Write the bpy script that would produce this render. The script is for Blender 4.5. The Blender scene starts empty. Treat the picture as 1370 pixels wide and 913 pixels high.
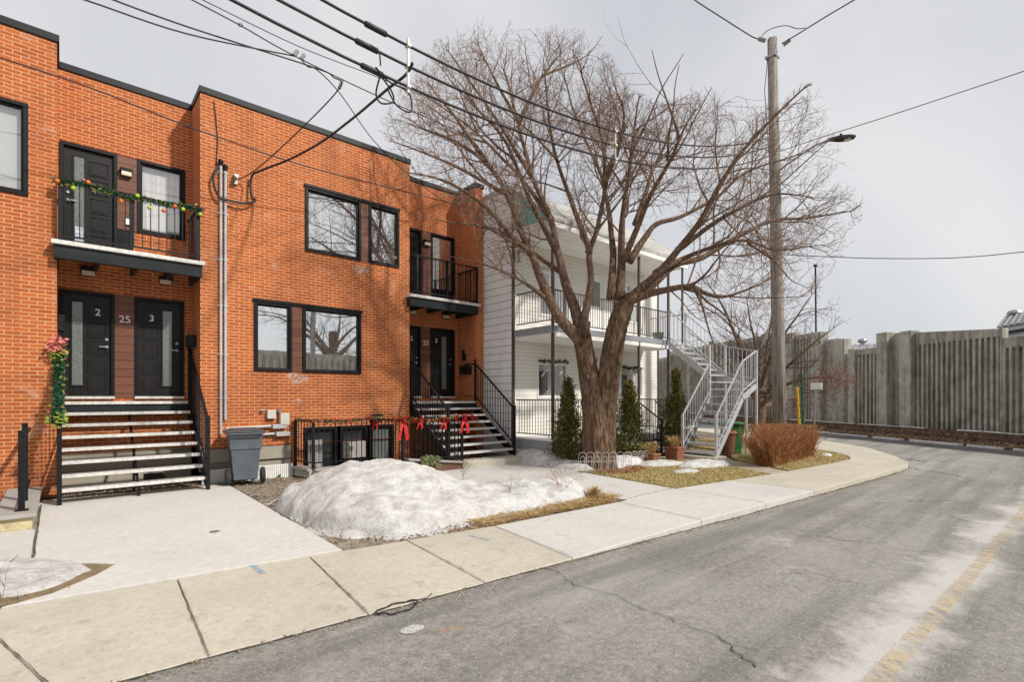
import bpy, math, random
from mathutils import Vector, Matrix, noise
random.seed(7)
R_=random.random
def U(a,b): return a+(b-a)*random.random()
sc=bpy.context.scene
col=sc.collection
# ---------------------------------------------------------------- survey helpers (photo pixel -> point of a known plane)
FL=680.0;CX=685.0;HY=531.0;HC=1.65
YA=math.atan2(765,680);FW=(math.cos(YA),math.sin(YA));RT=(math.sin(YA),-math.cos(YA))
def ray(x,y):
    l=(x-CX)/FL;return (FW[0]+l*RT[0],FW[1]+l*RT[1],(HY-y)/FL)
def G(x,y,z=0.0):
    v=ray(x,y);t=(z-HC)/v[2];return Vector((v[0]*t,v[1]*t,z))
def AY(x,y,Y):
    v=ray(x,y);t=Y/v[1];return Vector((v[0]*t,Y,HC+v[2]*t))
def AX(x,y,X):
    v=ray(x,y);t=X/v[0];return Vector((X,v[1]*t,HC+v[2]*t))
def AT(x,y,t):
    v=ray(x,y);return Vector((v[0]*t,v[1]*t,HC+v[2]*t))
def depth(p): return p[0]*FW[0]+p[1]*FW[1]
# ---------------------------------------------------------------- mesh builder
class MB:
    def __init__(s): s.v=[];s.f=[];s.mi=[]
    def add(s,vs,fs,mi=0):
        b=len(s.v);s.v.extend([tuple(p) for p in vs])
        for f in fs: s.f.append(tuple(b+i for i in f));s.mi.append(mi)
    def quad(s,a,b,c,d,mi=0): s.add([a,b,c,d],[(0,1,2,3)],mi)
    def box(s,x0,x1,y0,y1,z0,z1,mi=0):
        if x0>x1:x0,x1=x1,x0
        if y0>y1:y0,y1=y1,y0
        if z0>z1:z0,z1=z1,z0
        s.add([(x0,y0,z0),(x1,y0,z0),(x1,y1,z0),(x0,y1,z0),(x0,y0,z1),(x1,y0,z1),(x1,y1,z1),(x0,y1,z1)],
              [(3,2,1,0),(4,5,6,7),(0,1,5,4),(1,2,6,5),(2,3,7,6),(3,0,4,7)],mi)
        return s
    def beam(s,p,q,w,h,mi=0,up=(0,0,1)):
        p=Vector(p);q=Vector(q);d=(q-p).normalized();u=Vector(up)
        if abs(d.dot(u))>.98:u=Vector((0,1,0))
        a=d.cross(u).normalized()*(w/2);b=a.cross(d).normalized()*(h/2)
        vs=[]
        for c in (p,q):
            vs+=[c-a-b,c+a-b,c+a+b,c-a+b]
        s.add(vs,[(3,2,1,0),(4,5,6,7),(0,1,5,4),(1,2,6,5),(2,3,7,6),(3,0,4,7)],mi);return s
    def tube(s,pts,rad,n=6,cap=True,mi=0):
        pts=[Vector(p) for p in pts];k=len(pts)
        if not isinstance(rad,(list,tuple)):rad=[rad]*k
        b=len(s.v);a=None
        for i,p in enumerate(pts):
            d=(pts[min(i+1,k-1)]-pts[max(i-1,0)])
            if d.length<1e-9:d=Vector((0,0,1))
            d.normalize()
            if a is None:
                a=d.cross(Vector((0,0,1)) if abs(d.z)<.9 else Vector((1,0,0))).normalized()
            else:
                a=(a-d*a.dot(d))
                a=a.normalized() if a.length>1e-6 else d.cross(Vector((.3,.5,.8))).normalized()
            c=d.cross(a)
            for j in range(n):
                t=2*math.pi*j/n
                q=p+(a*math.cos(t)+c*math.sin(t))*rad[i];s.v.append((q.x,q.y,q.z))
        for i in range(k-1):
            for j in range(n):
                j2=(j+1)%n
                s.f.append((b+i*n+j,b+i*n+j2,b+(i+1)*n+j2,b+(i+1)*n+j));s.mi.append(mi)
        if cap:
            s.f.append(tuple(b+j for j in range(n))[::-1]);s.mi.append(mi)
            s.f.append(tuple(b+(k-1)*n+j for j in range(n)));s.mi.append(mi)
        return s
    def prism(s,poly,z0,z1,mi=0):
        n=len(poly)
        a=sum(poly[i][0]*poly[(i+1)%n][1]-poly[(i+1)%n][0]*poly[i][1] for i in range(n))
        if a<0:poly=poly[::-1]
        vs=[(p[0],p[1],z0) for p in poly]+[(p[0],p[1],(p[2] if len(p)>2 else z1)) for p in poly]
        s.add(vs,[tuple(range(n))[::-1],tuple(range(n,2*n))]+[(i,(i+1)%n,n+(i+1)%n,n+i) for i in range(n)],mi);return s
    def lathe(s,prof,c,n=16,mi=0,cap=True):
        b=len(s.v)
        for r,z in prof:
            for j in range(n):
                t=2*math.pi*j/n;s.v.append((c[0]+r*math.cos(t),c[1]+r*math.sin(t),c[2]+z))
        for i in range(len(prof)-1):
            for j in range(n):
                j2=(j+1)%n;s.f.append((b+i*n+j,b+i*n+j2,b+(i+1)*n+j2,b+(i+1)*n+j));s.mi.append(mi)
        if cap:
            s.f.append(tuple(b+j for j in range(n))[::-1]);s.mi.append(mi)
            s.f.append(tuple(b+(len(prof)-1)*n+j for j in range(n)));s.mi.append(mi)
        return s
    def ball(s,c,r,n=10,m=6,mi=0,sz=1):
        prof=[(max(1e-4,r*math.sin(math.pi*i/m)),-r*sz*math.cos(math.pi*i/m)) for i in range(m+1)]
        return s.lathe(prof,c,n,mi,False)
    def leaf(s,p,d,L,w,mi=0):
        d=Vector(d).normalized();a=d.cross(Vector((U(-1,1),U(-1,1),U(-1,1))))
        if a.length<1e-4:return
        a=a.normalized()*w*.5;p=Vector(p)
        s.add([p,p+d*L*.5+a,p+d*L,p+d*L*.5-a],[(0,1,2,3)],mi)
    def build(s,name,mat,parent=None,smooth=False,bevel=0,seg=2,**tags):
        me=bpy.data.meshes.new(name);o=bpy.data.objects.new(name,me);col.objects.link(o)
        org=Vector(ORG.get(parent.name,(0,0,0))) if parent else Vector((0,0,0))
        me.from_pydata([(v[0]-org.x,v[1]-org.y,v[2]-org.z) for v in s.v],[],s.f)
        mats=mat if isinstance(mat,list) else [mat]
        for m in mats: me.materials.append(m)
        if len(mats)>1: me.polygons.foreach_set('material_index',s.mi)
        if smooth: me.polygons.foreach_set('use_smooth',[True]*len(me.polygons))
        me.update()
        if bevel:
            b=o.modifiers.new('bevel','BEVEL');b.width=bevel;b.segments=seg;b.limit_method='ANGLE'
        if parent:
            o.parent=parent;ORG[o.name]=tuple(org)
        else: ORG[o.name]=(0,0,0)
        for k,v in tags.items(): o[k]=v
        return o
ORG={}
def thing(name,label,cat,loc=(0,0,0),group=None):
    o=bpy.data.objects.new(name,None);col.objects.link(o);o.location=loc;o.empty_display_size=.2
    o['label']=label;o['category']=cat
    if group:o['group']=group
    ORG[o.name]=tuple(loc);return o
def tag(o,label,cat,group=None):
    o['label']=label;o['category']=cat
    if group:o['group']=group
    return o
def struct(o): o['kind']='structure';return o
def stuff(o,label=None,cat=None):
    o['kind']='stuff'
    if label:o['label']=label
    if cat:o['category']=cat
    return o
def copy_tree(o,parent=None):
    c=o.copy();col.objects.link(c);c.parent=parent
    if parent is None: ORG[c.name]=ORG.get(o.name,(0,0,0))
    for ch in list(o.children): copy_tree(ch,c)
    return c
# ---------------------------------------------------------------- materials
class NT:
    def __init__(s,name):
        m=bpy.data.materials.new(name);m.use_nodes=True;s.m=m;s.t=m.node_tree;s.t.nodes.clear()
        s.out=s.n('ShaderNodeOutputMaterial');s.b=s.n('ShaderNodeBsdfPrincipled');s.l(s.b,0,s.out,0)
        s.g=s.n('ShaderNodeNewGeometry')
    def n(s,t,**k):
        x=s.t.nodes.new(t)
        for a,b in k.items(): setattr(x,a,b)
        return x
    def l(s,a,ao,b,bi): s.t.links.new(a.outputs[ao],b.inputs[bi])
    def noise(s,scale,det=4,rough=.55,vec=None,dist=0):
        x=s.n('ShaderNodeTexNoise');x.inputs['Scale'].default_value=scale;x.inputs['Detail'].default_value=det
        x.inputs['Roughness'].default_value=rough;x.inputs['Distortion'].default_value=dist
        if vec is None: s.l(s.g,'Position',x,'Vector')
        else: s.t.links.new(vec,x.inputs['Vector'])
        return x.outputs['Fac']
    def ramp(s,fac,*stops):
        r=s.n('ShaderNodeValToRGB');e=r.color_ramp.elements
        while len(e)<len(stops): e.new(.5)
        for i,(p,c) in enumerate(stops):
            e[i].position=p;e[i].color=(*c,1) if isinstance(c,tuple) else (c,c,c,1)
        s.t.links.new(fac,r.inputs[0]);return r.outputs[0]
    def mix(s,f,a,b,mode='MIX'):
        x=s.n('ShaderNodeMix',data_type='RGBA',blend_type=mode)
        for v,i in ((f,0),(a,6),(b,7)):
            if isinstance(v,(int,float)): x.inputs[i].default_value=v if i==0 else (v,v,v,1)
            elif isinstance(v,tuple): x.inputs[i].default_value=(*v,1)
            else: s.t.links.new(v,x.inputs[i])
        return x.outputs[2]
    def math(s,op,a,b=0.0,c=0.0):
        x=s.n('ShaderNodeMath',operation=op)
        for v,i in ((a,0),(b,1),(c,2)):
            if isinstance(v,(int,float)): x.inputs[i].default_value=v
            else: s.t.links.new(v,x.inputs[i])
        return x.outputs[0]
    def xyz(s):
        x=s.n('ShaderNodeSeparateXYZ');s.l(s.g,'Position',x,0);return x.outputs
    def comb(s,a,b,c=0.0):
        x=s.n('ShaderNodeCombineXYZ')
        for v,i in ((a,0),(b,1),(c,2)):
            if isinstance(v,(int,float)): x.inputs[i].default_value=v
            else: s.t.links.new(v,x.inputs[i])
        return x.outputs[0]
    def scalev(s,sx,sy,sz):
        x=s.n('ShaderNodeMapping');x.inputs['Scale'].default_value=(sx,sy,sz);s.l(s.g,'Position',x,0);return x.outputs[0]
    def bump(s,h,strength=.3,dist=.01):
        x=s.n('ShaderNodeBump');x.inputs['Strength'].default_value=strength;x.inputs['Distance'].default_value=dist
        s.t.links.new(h,x.inputs['Height']);s.l(x,0,s.b,'Normal')
    def fin(s,colr,rough=.7,metal=0,spec=None):
        if isinstance(colr,tuple): s.b.inputs['Base Color'].default_value=(*colr,1)
        else: s.t.links.new(colr,s.b.inputs['Base Color'])
        if isinstance(rough,(int,float)): s.b.inputs['Roughness'].default_value=rough
        else: s.t.links.new(rough,s.b.inputs['Roughness'])
        s.b.inputs['Metallic'].default_value=metal
        if spec is not None: s.b.inputs['Specular IOR Level'].default_value=spec
        return s.m
def simple(name,c,rough=.6,metal=0,var=.18,scale=8,bump=.1,bs=60,spec=None):
    t=NT(name);lo=tuple(x*(1-var) for x in c);hi=tuple(min(1,x*(1+var)) for x in c)
    k=t.ramp(t.noise(scale,5),(.3,lo),(.7,hi))
    if bump:t.bump(t.noise(bs,3),bump,.004)
    return t.fin(k,rough,metal,spec)
def brick_mat():
    t=NT('orange_brick');X,Y,Z=t.xyz()
    u=t.math('ADD',X,Y);v=t.comb(u,Z)
    def bt(scale=1,**k):
        b=t.n('ShaderNodeTexBrick');t.t.links.new(v,b.inputs['Vector'])
        b.inputs['Scale'].default_value=1;b.inputs['Brick Width'].default_value=.19;b.inputs['Row Height'].default_value=.0625
        b.inputs['Mortar Size'].default_value=.0062;b.inputs['Mortar Smooth'].default_value=.12;b.inputs['Bias'].default_value=-.1
        b.offset=.5;return b
    b=bt()
    b.inputs['Color1'].default_value=(.53,.130,.032,1);b.inputs['Color2'].default_value=(.37,.078,.022,1)
    b.inputs['Mortar'].default_value=(.74,.46,.25,1)
    n1=t.noise(1.3,4);n2=t.noise(45,4,.7)
    c=t.mix(t.math('MULTIPLY',t.ramp(n1,(.35,0.0),(.7,1.0)),.22),b.outputs['Color'],(.50,.17,.05))
    c=t.mix(t.math('MULTIPLY',t.ramp(n2,(.5,0.0),(.75,1.0)),.3),c,(.2,.06,.03),'MIX')
    # efflorescence and drip stains
    n3=t.noise(2.2,6,.6,dist=.5)
    c=t.mix(t.math('MULTIPLY',t.ramp(n3,(.62,0.0),(.74,1.0)),.38),c,(.66,.50,.40))
    n4=t.noise(1.0,4,.6,vec=t.scalev(2.5,2.5,.35))
    c=t.mix(t.math('MULTIPLY',t.ramp(n4,(.52,0.0),(.68,1.0)),.34),c,(.24,.08,.03))
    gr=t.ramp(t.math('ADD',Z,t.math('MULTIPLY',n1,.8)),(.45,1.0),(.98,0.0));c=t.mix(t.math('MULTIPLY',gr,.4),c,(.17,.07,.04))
    h=t.math('ADD',t.math('MULTIPLY',t.math('SUBTRACT',1.0,b.outputs['Fac']),1.0),t.math('MULTIPLY',n2,.35))
    t.bump(h,.7,.006)
    return t.fin(c,.85,0,.3)
def siding_mat(name,c,row,dark,soft=.10):
    t=NT(name);X,Y,Z=t.xyz()
    f=t.math('FRACT',t.math('DIVIDE',Z,row))
    line=t.ramp(f,(0,1.0),(soft,1.0),(soft+.04,0.0),(1,0.0))
    n=t.noise(3,5);k=t.ramp(n,(.3,tuple(x*.9 for x in c)),(.7,c))
    st=t.noise(2,4,.6,vec=t.scalev(3,3,.5));k=t.mix(t.math('MULTIPLY',t.ramp(st,(.5,0.0),(.75,1.0)),.25),k,tuple(x*.7 for x in c))
    k=t.mix(line,k,dark)
    t.bump(t.math('SUBTRACT',1.0,f),.5,.012)
    return t.fin(k,.5,0,.4)
def concrete(name,c,dirt=(.25,.2,.14),spk=.5,amt=.5,broom=True):
    t=NT(name)
    n1=t.noise(.9,5,.6);n2=t.noise(14,5,.65);n3=t.noise(42,4,.7);n4=t.noise(3.2,7,.75)
    k=t.ramp(n2,(.3,tuple(x*.86 for x in c)),(.7,tuple(min(1,x*1.06) for x in c)))
    k=t.mix(t.math('MULTIPLY',t.ramp(n1,(.42,0.0),(.75,1.0)),amt),k,tuple(x*.70 for x in c))
    k=t.mix(t.math('MULTIPLY',t.ramp(n4,(.56,0.0),(.72,1.0)),amt),k,dirt)
    k=t.mix(t.math('MULTIPLY',t.ramp(n3,(.60,0.0),(.68,1.0)),spk),k,dirt)
    if broom:
        n5=t.noise(6,4,.6,vec=t.scalev(1,14,1));k=t.mix(t.math('MULTIPLY',t.ramp(n5,(.4,0.0),(.7,1.0)),.18),k,tuple(x*.75 for x in c))
    t.bump(t.math('ADD',n3,t.math('MULTIPLY',n2,.6)),.35,.004)
    return t.fin(k,.9,0,.25)
def asphalt():
    t=NT('asphalt');X,Y,Z=t.xyz()
    fine=t.noise(60,4,.8);mid=t.noise(16,6,.8);big=t.noise(.55,5,.6);st=t.noise(1.0,6,.65,vec=t.scalev(.12,1.9,1))
    k=t.ramp(mid,(.3,(.155,.147,.13)),(.7,(.39,.37,.33)))
    k=t.mix(t.math('MULTIPLY',t.ramp(big,(.42,0.0),(.62,1.0)),.5),k,(.40,.385,.35))
    k=t.mix(t.math('MULTIPLY',t.ramp(st,(.46,0.0),(.6,1.0)),.55),k,(.135,.13,.118))
    k=t.mix(t.ramp(fine,(.58,0.0),(.66,.8)),k,(.60,.585,.55))
    k=t.mix(t.math('MULTIPLY',t.ramp(fine,(.33,1.0),(.41,0.0)),.85),k,(.075,.072,.068))
    vn=t.n('ShaderNodeVectorMath',operation='ADD');dn=t.n('ShaderNodeTexNoise');dn.inputs['Scale'].default_value=2.2;dn.inputs['Detail'].default_value=6;t.l(t.g,'Position',dn,'Vector')
    dv=t.n('ShaderNodeVectorMath',operation='SCALE');dv.inputs['Scale'].default_value=.55;t.l(dn,'Color',dv,0);t.l(t.g,'Position',vn,0);t.l(dv,0,vn,1)
    vo=t.n('ShaderNodeTexVoronoi',feature='DISTANCE_TO_EDGE');vo.inputs['Scale'].default_value=.42;t.l(vn,0,vo,'Vector')
    ck=t.math('MULTIPLY',t.ramp(vo.outputs['Distance'],(0,1.0),(.0035,.7),(.007,0.0)),t.ramp(t.noise(.5,3),(.46,0.0),(.56,1.0)))
    k=t.mix(t.math('MULTIPLY',ck,.5),k,(.07,.065,.06))
    # salt residue along the centre line, in patches
    d=t.math('ABSOLUTE',t.math('SUBTRACT',Y,t.math('ADD',1.03,t.math('MULTIPLY',X,-.03))))
    edge=t.math('SUBTRACT',1.0,t.math('DIVIDE',d,.55))
    pat=t.noise(.75,3,.5);sn=t.noise(5,8,.7)
    a=t.math('ADD',t.math('MULTIPLY',edge,.62),t.math('ADD',t.math('MULTIPLY',pat,1.5),t.math('MULTIPLY',sn,.75)))
    far=t.ramp(t.math('DIVIDE',X,24.0),(.12,1.0),(.8,.6))
    k=t.mix(t.math('MULTIPLY',t.ramp(a,(.58,0.0),(.80,1.0)) if False else t.ramp(t.math('SUBTRACT',a,.85),(.60,0.0),(.95,1.0)),t.math('MULTIPLY',far,.62)),k,(.74,.71,.68))
    # scattered salt blots
    b=t.noise(1.3,7,.72,dist=.3)
    k=t.mix(t.math('MULTIPLY',t.ramp(b,(.60,0.0),(.74,1.0)),.55),k,(.6,.58,.55))
    # wet, dark strip by the far wall
    w=t.math('ADD',t.math('MULTIPLY',t.math('SUBTRACT',X,24.0),-.839),t.math('MULTIPLY',t.math('ADD',Y,1.0),.545))
    wn=t.math('ADD',w,t.math('MULTIPLY',t.noise(.8,4),1.6))
    wet=t.ramp(t.math('DIVIDE',wn,10.0),(.08,1.0),(.44,.85),(.5,0.0))
    k=t.mix(t.math('MULTIPLY',wet,.8),k,(.05,.052,.058))
    t.bump(t.math('ADD',fine,t.math('MULTIPLY',mid,.6)),.8,.007)
    r=t.math('SUBTRACT',.9,t.math('MULTIPLY',wet,.3))
    return t.fin(k,r,0,.25)
def snow_mat():
    t=NT('old_snow');a=t.noise(4.5,8,.74,vec=t.scalev(1,1.3,1.6));b=t.noise(34,6,.85);c=t.noise(.8,3)
    k=t.ramp(a,(.34,(.44,.42,.39)),(.44,(.60,.585,.56)),(.53,(.71,.70,.685)),(.66,(.79,.79,.785)))
    k=t.mix(t.math('MULTIPLY',t.ramp(b,(.52,0.0),(.62,1.0)),.6),k,(.36,.33,.29))
    k=t.mix(t.math('MULTIPLY',t.ramp(c,(.5,0.0),(.7,1.0)),.22),k,(.62,.57,.50))
    t.bump(t.math('ADD',t.math('MULTIPLY',a,1.2),t.math('MULTIPLY',b,.35)),1.0,.035)
    m=t.fin(k,.55,0,.4)
    t.b.inputs['Subsurface Weight'].default_value=.0
    return m
def bark_mat(name,c1,c2,zs=.22,sc=16):
    t=NT(name);v=t.scalev(1,1,zs);n=t.noise(sc,7,.7,vec=v,dist=.6);m=t.noise(90,3,.6)
    k=t.ramp(n,(.36,tuple(x*.35 for x in c1)),(.5,c1),(.66,c2));k=t.mix(t.math('MULTIPLY',t.noise(2,3),.4),k,c1)
    t.bump(t.math('ADD',n,t.math('MULTIPLY',m,.15)),1.0,.07);return t.fin(k,.9,0,.2)
def wood_panel_mat():
    t=NT('brown_wood_panel');X,Y,Z=t.xyz();f=t.math('FRACT',t.math('DIVIDE',Z,.155))
    n=t.noise(9,6,.65,vec=t.scalev(1,1,7));row=t.n('ShaderNodeTexWhiteNoise',noise_dimensions='1D')
    t.t.links.new(t.math('FLOOR',t.math('DIVIDE',Z,.155)),row.inputs['W'])
    k=t.ramp(n,(.3,(.13,.047,.026)),(.7,(.24,.095,.05)))
    k=t.mix(t.math('MULTIPLY',row.outputs['Value'],.5),k,(.10,.04,.026));k=t.mix(t.ramp(f,(0,1.0),(.05,1.0),(.09,0.0)),k,(.015,.008,.006))
    return t.fin(k,.45,0,.4)
def glass_mirror():
    t=NT('window_glass');n=t.noise(1.1,2,.4);t.bump(n,.10,.02)
    return t.fin((.80,.82,.82),.015,.95)
def glass_clear(name='clear_glass',tint=(1,1,1),refl=.16):
    t=NT(name);tr=t.n('ShaderNodeBsdfTransparent');tr.inputs[0].default_value=(*tint,1)
    gl=t.n('ShaderNodeBsdfGlossy');gl.inputs['Roughness'].default_value=.02;gl.inputs[0].default_value=(.9,.9,.9,1)
    mx=t.n('ShaderNodeMixShader');mx.inputs[0].default_value=refl
    t.l(tr,0,mx,1);t.l(gl,0,mx,2);t.l(mx,0,t.out,0);return t.m
def paint_worn(name,c,th=.5,scale=14):
    t=NT(name);n=t.noise(scale,7,.75);tr=t.n('ShaderNodeBsdfTransparent');mx=t.n('ShaderNodeMixShader')
    t.t.links.new(t.ramp(n,(th-.06,0.0),(th+.10,.68)),mx.inputs[0]);t.l(tr,0,mx,1);t.l(t.b,0,mx,2);t.l(mx,0,t.out,0)
    return t.fin(c,.8)
def cloth_mat(name,c,fold=55):
    t=NT(name);X,Y,Z=t.xyz();w=t.noise(1,3,.5,vec=t.comb(t.math('MULTIPLY',X,fold*.35),0.0,t.math('MULTIPLY',Z,.6)))
    t.bump(w,1.0,.05);return t.fin(t.ramp(w,(.35,tuple(x*.78 for x in c)),(.6,c)),.8)
def blind_mat():
    t=NT('blind_slats');X,Y,Z=t.xyz();f=t.math('FRACT',t.math('DIVIDE',Z,.026));t.bump(f,.6,.01)
    return t.fin(t.ramp(f,(0,(.42,.43,.43)),(.2,(.70,.71,.70)),(.9,(.74,.75,.74))),.5)
def wallpanel_mat():
    t=NT('stained_concrete');n=t.noise(2.2,7,.7);v=t.noise(3.0,6,.7,vec=t.scalev(1.6,1.6,.14));b=t.noise(30,4,.7)
    k=t.ramp(n,(.3,(.28,.265,.215)),(.5,(.44,.42,.36)),(.7,(.58,.555,.48)))
    k=t.mix(t.math('MULTIPLY',t.ramp(v,(.46,0.0),(.64,1.0)),.65),k,(.11,.10,.08))
    k=t.mix(t.math('MULTIPLY',t.ramp(b,(.5,0.0),(.7,1.0)),.3),k,(.12,.12,.1))
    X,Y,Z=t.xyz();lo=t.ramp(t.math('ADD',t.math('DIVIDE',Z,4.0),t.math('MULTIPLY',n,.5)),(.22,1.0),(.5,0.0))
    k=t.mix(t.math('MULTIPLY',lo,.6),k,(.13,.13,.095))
    t.bump(t.math('ADD',n,t.math('MULTIPLY',b,.4)),.7,.02);return t.fin(k,.92,0,.2)
def leafmix(name,a,b,sc=25,rough=.6):
    t=NT(name);n=t.noise(sc,3,.6);m=t.noise(2.5,3)
    k=t.ramp(n,(.35,a),(.65,b));k=t.mix(t.math('MULTIPLY',m,.35),k,tuple(x*.6 for x in a));return t.fin(k,rough,0,.3)
M={}
M['brick']=brick_mat()
M['white_siding']=siding_mat('white_clapboard',(.92,.90,.83),.105,(.52,.49,.42),.07)
M['grey_siding']=siding_mat('grey_lap_siding',(.93,.93,.92),.20,(.13,.13,.14),.04)
M['new_conc']=concrete('new_concrete',(.64,.62,.575),(.30,.26,.21),.5,.45)
M['drive_conc']=concrete('driveway_concrete',(.655,.635,.59),(.32,.28,.22),.42,.35)
M['old_conc']=concrete('weathered_concrete',(.575,.53,.435),(.25,.21,.16),.75,.6,False)
M['found']=concrete('foundation_concrete',(.42,.38,.31),(.2,.16,.11),.4,.5,False)
M['ledge']=concrete('stone_cap',(.40,.38,.35),(.2,.18,.15),.4,.5,False)
M['asphalt']=asphalt()
M['snow']=snow_mat()
M['bark']=bark_mat('furrowed_bark',(.17,.105,.065),(.40,.28,.19),.26,15)
M['limb']=bark_mat('limb_bark',(.22,.14,.095),(.46,.34,.24),.5,22)
M['twig']=leafmix('twig_bark',(.15,.085,.06),(.38,.26,.19),5)
M['twig2']=leafmix('dark_twig_bark',(.10,.065,.055),(.17,.12,.10),9)
M['redtwig']=leafmix('red_brown_twig',(.30,.125,.05),(.56,.29,.13),8)
M['seed']=leafmix('dry_seed_heads',(.20,.075,.05),(.33,.15,.10),20)
M['pole']=bark_mat('weathered_pole_wood',(.36,.32,.28),(.54,.50,.45),.05,20)
M['black']=simple('black_painted_steel',(.011,.011,.013),.45,0,.3,12,.08,spec=.25)
M['door']=simple('black_door_paint',(.012,.011,.011),.42,0,.3,3,.05,spec=.3)
M['frame']=simple('black_window_frame',(.007,.007,.008),.45,0,.2,spec=.25)
M['cap']=simple('charcoal_parapet_metal',(.020,.024,.026),.5,.1,.2,3,spec=.25)
M['alu']=simple('grey_metal_tread',(.40,.39,.37),.5,.35,.25,14,.2)
M['nose']=simple('pale_tread_nosing',(.66,.64,.60),.5,.1,.25,18,.2)
M['wood']=wood_panel_mat()
M['glass']=glass_mirror()
M['shade']=simple('dim_room_green',(.07,.085,.075),.6,0,.5,9,0)
M['clear']=glass_clear()
M['dglass']=simple('dark_basement_glass',(.02,.023,.025),.08,0,.3,2,0,spec=.6)
M['frost']=simple('frosted_glass',(.19,.22,.20),.22,.25,.3,30,.4)
M['white']=simple('white_paint',(.86,.85,.82),.5,0,.08,4,.05)
M['offwhite']=simple('galvanised_white_steel',(.64,.65,.67),.42,.35,.15,10,.1)
M['num']=simple('white_lettering',(.82,.82,.80),.5,0,.02,4,0)
M['numblk']=simple('dark_lettering',(.03,.03,.03),.5,0,.02,4,0)
M['lamp']=simple('cream_lamp_glass',(.78,.70,.55),.4,0,.08,6,.02)
M['pipe']=simple('grey_plastic_conduit',(.50,.49,.49),.5,0,.14,3,.1)
M['ubox']=simple('beige_utility_box',(.62,.59,.53),.5,0,.1,6,.05)
M['curtain']=cloth_mat('white_curtain',(.86,.86,.84))
M['blind']=blind_mat()
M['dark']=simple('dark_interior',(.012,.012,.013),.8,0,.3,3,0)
M['cable']=simple('black_cable',(.016,.016,.018),.55,0,.2,5,0)
M['metal']=simple('galvanised_metal',(.36,.37,.38),.4,.7,.2,12,.05)
M['bin']=simple('grey_bin_plastic',(.105,.122,.14),.5,0,.16,6,.15,120)
M['bindark']=simple('dark_bin_lid',(.055,.063,.072),.45,0,.16,6,.1)
M['green']=simple('green_bin_plastic',(.035,.17,.055),.45,0,.2,6,.1)
M['brownbin']=simple('brown_bin_plastic',(.20,.085,.05),.5,0,.2,6,.1)
M['tyre']=simple('black_rubber',(.025,.025,.027),.75,0,.2,10,.1)
M['hub']=simple('grey_wheel_hub',(.10,.105,.11),.5,0,.2,10,.1)
M['terra']=simple('terracotta',(.26,.10,.055),.8,0,.25,9,.2)
M['brown']=simple('brown_painted_wall',(.145,.070,.042),.75,0,.22,5,.2)
M['greyslab']=simple('grey_balcony_fascia',(.30,.32,.34),.55,0,.12,4,.05)
M['brownrail']=simple('dark_brown_rail',(.095,.068,.058),.45,.1,.2,9,.05)
M['teal']=simple('teal_gable_glass',(.22,.55,.52),.35,0,.15,5,.05)
M['roof']=simple('grey_brown_roofing',(.46,.44,.40),.85,0,.25,9,.2)
M['soil']=leafmix('dirt_and_gravel',(.13,.085,.048),(.33,.245,.16),14,.95)
M['mud']=simple('damp_sand',(.22,.165,.095),.85,0,.25,10,.5,90)
M['litter']=leafmix('dead_leaf_litter',(.20,.12,.06),(.46,.34,.2),6,.9)
M['gravel']=leafmix('gravel_chips',(.20,.145,.10),(.50,.42,.32),9,.9)
M['grass']=leafmix('dormant_grass',(.36,.28,.09),(.72,.58,.29),9,.9)
M['turf']=leafmix('dormant_turf',(.20,.15,.055),(.50,.40,.19),20,.95)
M['drygrass']=leafmix('dry_straw',(.42,.27,.10),(.66,.48,.24),14,.9)
M['thuja']=leafmix('cedar_foliage',(.045,.060,.014),(.17,.165,.042),7,.75)
M['thuja2']=leafmix('bronzed_cedar_foliage',(.20,.13,.03),(.38,.27,.07),9,.75)
M['fir']=leafmix('garland_green',(.010,.055,.028),(.03,.13,.065),40,.5)
M['lime']=leafmix('lime_leaves',(.22,.36,.05),(.52,.58,.10),30,.5)
M['red']=leafmix('red_ribbon',(.50,.012,.014),(.72,.04,.04),15,.4)
M['pink']=leafmix('salmon_ribbon',(.66,.17,.14),(.80,.30,.25),15,.4)
M['orange']=simple('orange_ornament',(.72,.16,.02),.25,0,.1,20,0)
M['limeball']=simple('lime_ornament',(.38,.58,.03),.25,0,.1,20,0)
M['gold']=leafmix('gold_leaves',(.50,.30,.08),(.75,.58,.25),20,.4)
M['yellow']=simple('yellow_plastic',(.74,.43,.02),.5,0,.08,6,.02)
M['greenpost']=simple('green_post_paint',(.03,.14,.08),.5,0,.08,6,.02)
M['pave']=simple('footpath_concrete',(.40,.34,.26),.9,0,.2,5,.4)
M['panel']=wallpanel_mat()
M['base']=leafmix('rotten_brown_ledge',(.07,.045,.032),(.22,.14,.095),5,.95)
M['corr']=simple('corrugated_grey_roof',(.32,.30,.31),.5,.3,.15,4,0)
M['whwall']=simple('warehouse_white',(.66,.68,.72),.6,0,.08,3,.05)
M['efflo']=paint_worn('pale_salt_bloom',(.80,.68,.58),.50,16)
M['bluepaint']=paint_worn('blue_marking_paint',(.34,.50,.64),.50,26)
M['yline']=paint_worn('worn_yellow_line',(.62,.50,.33),.49,5)
M['crack']=simple('crack_filler',(.075,.07,.06),.95,0,.3,20,.3)
M['pot']=simple('grey_pot',(.22,.28,.22),.6,0,.2,6,.05)
M['swag']=leafmix('dark_vine',(.02,.018,.012),(.07,.06,.03),20)
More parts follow.
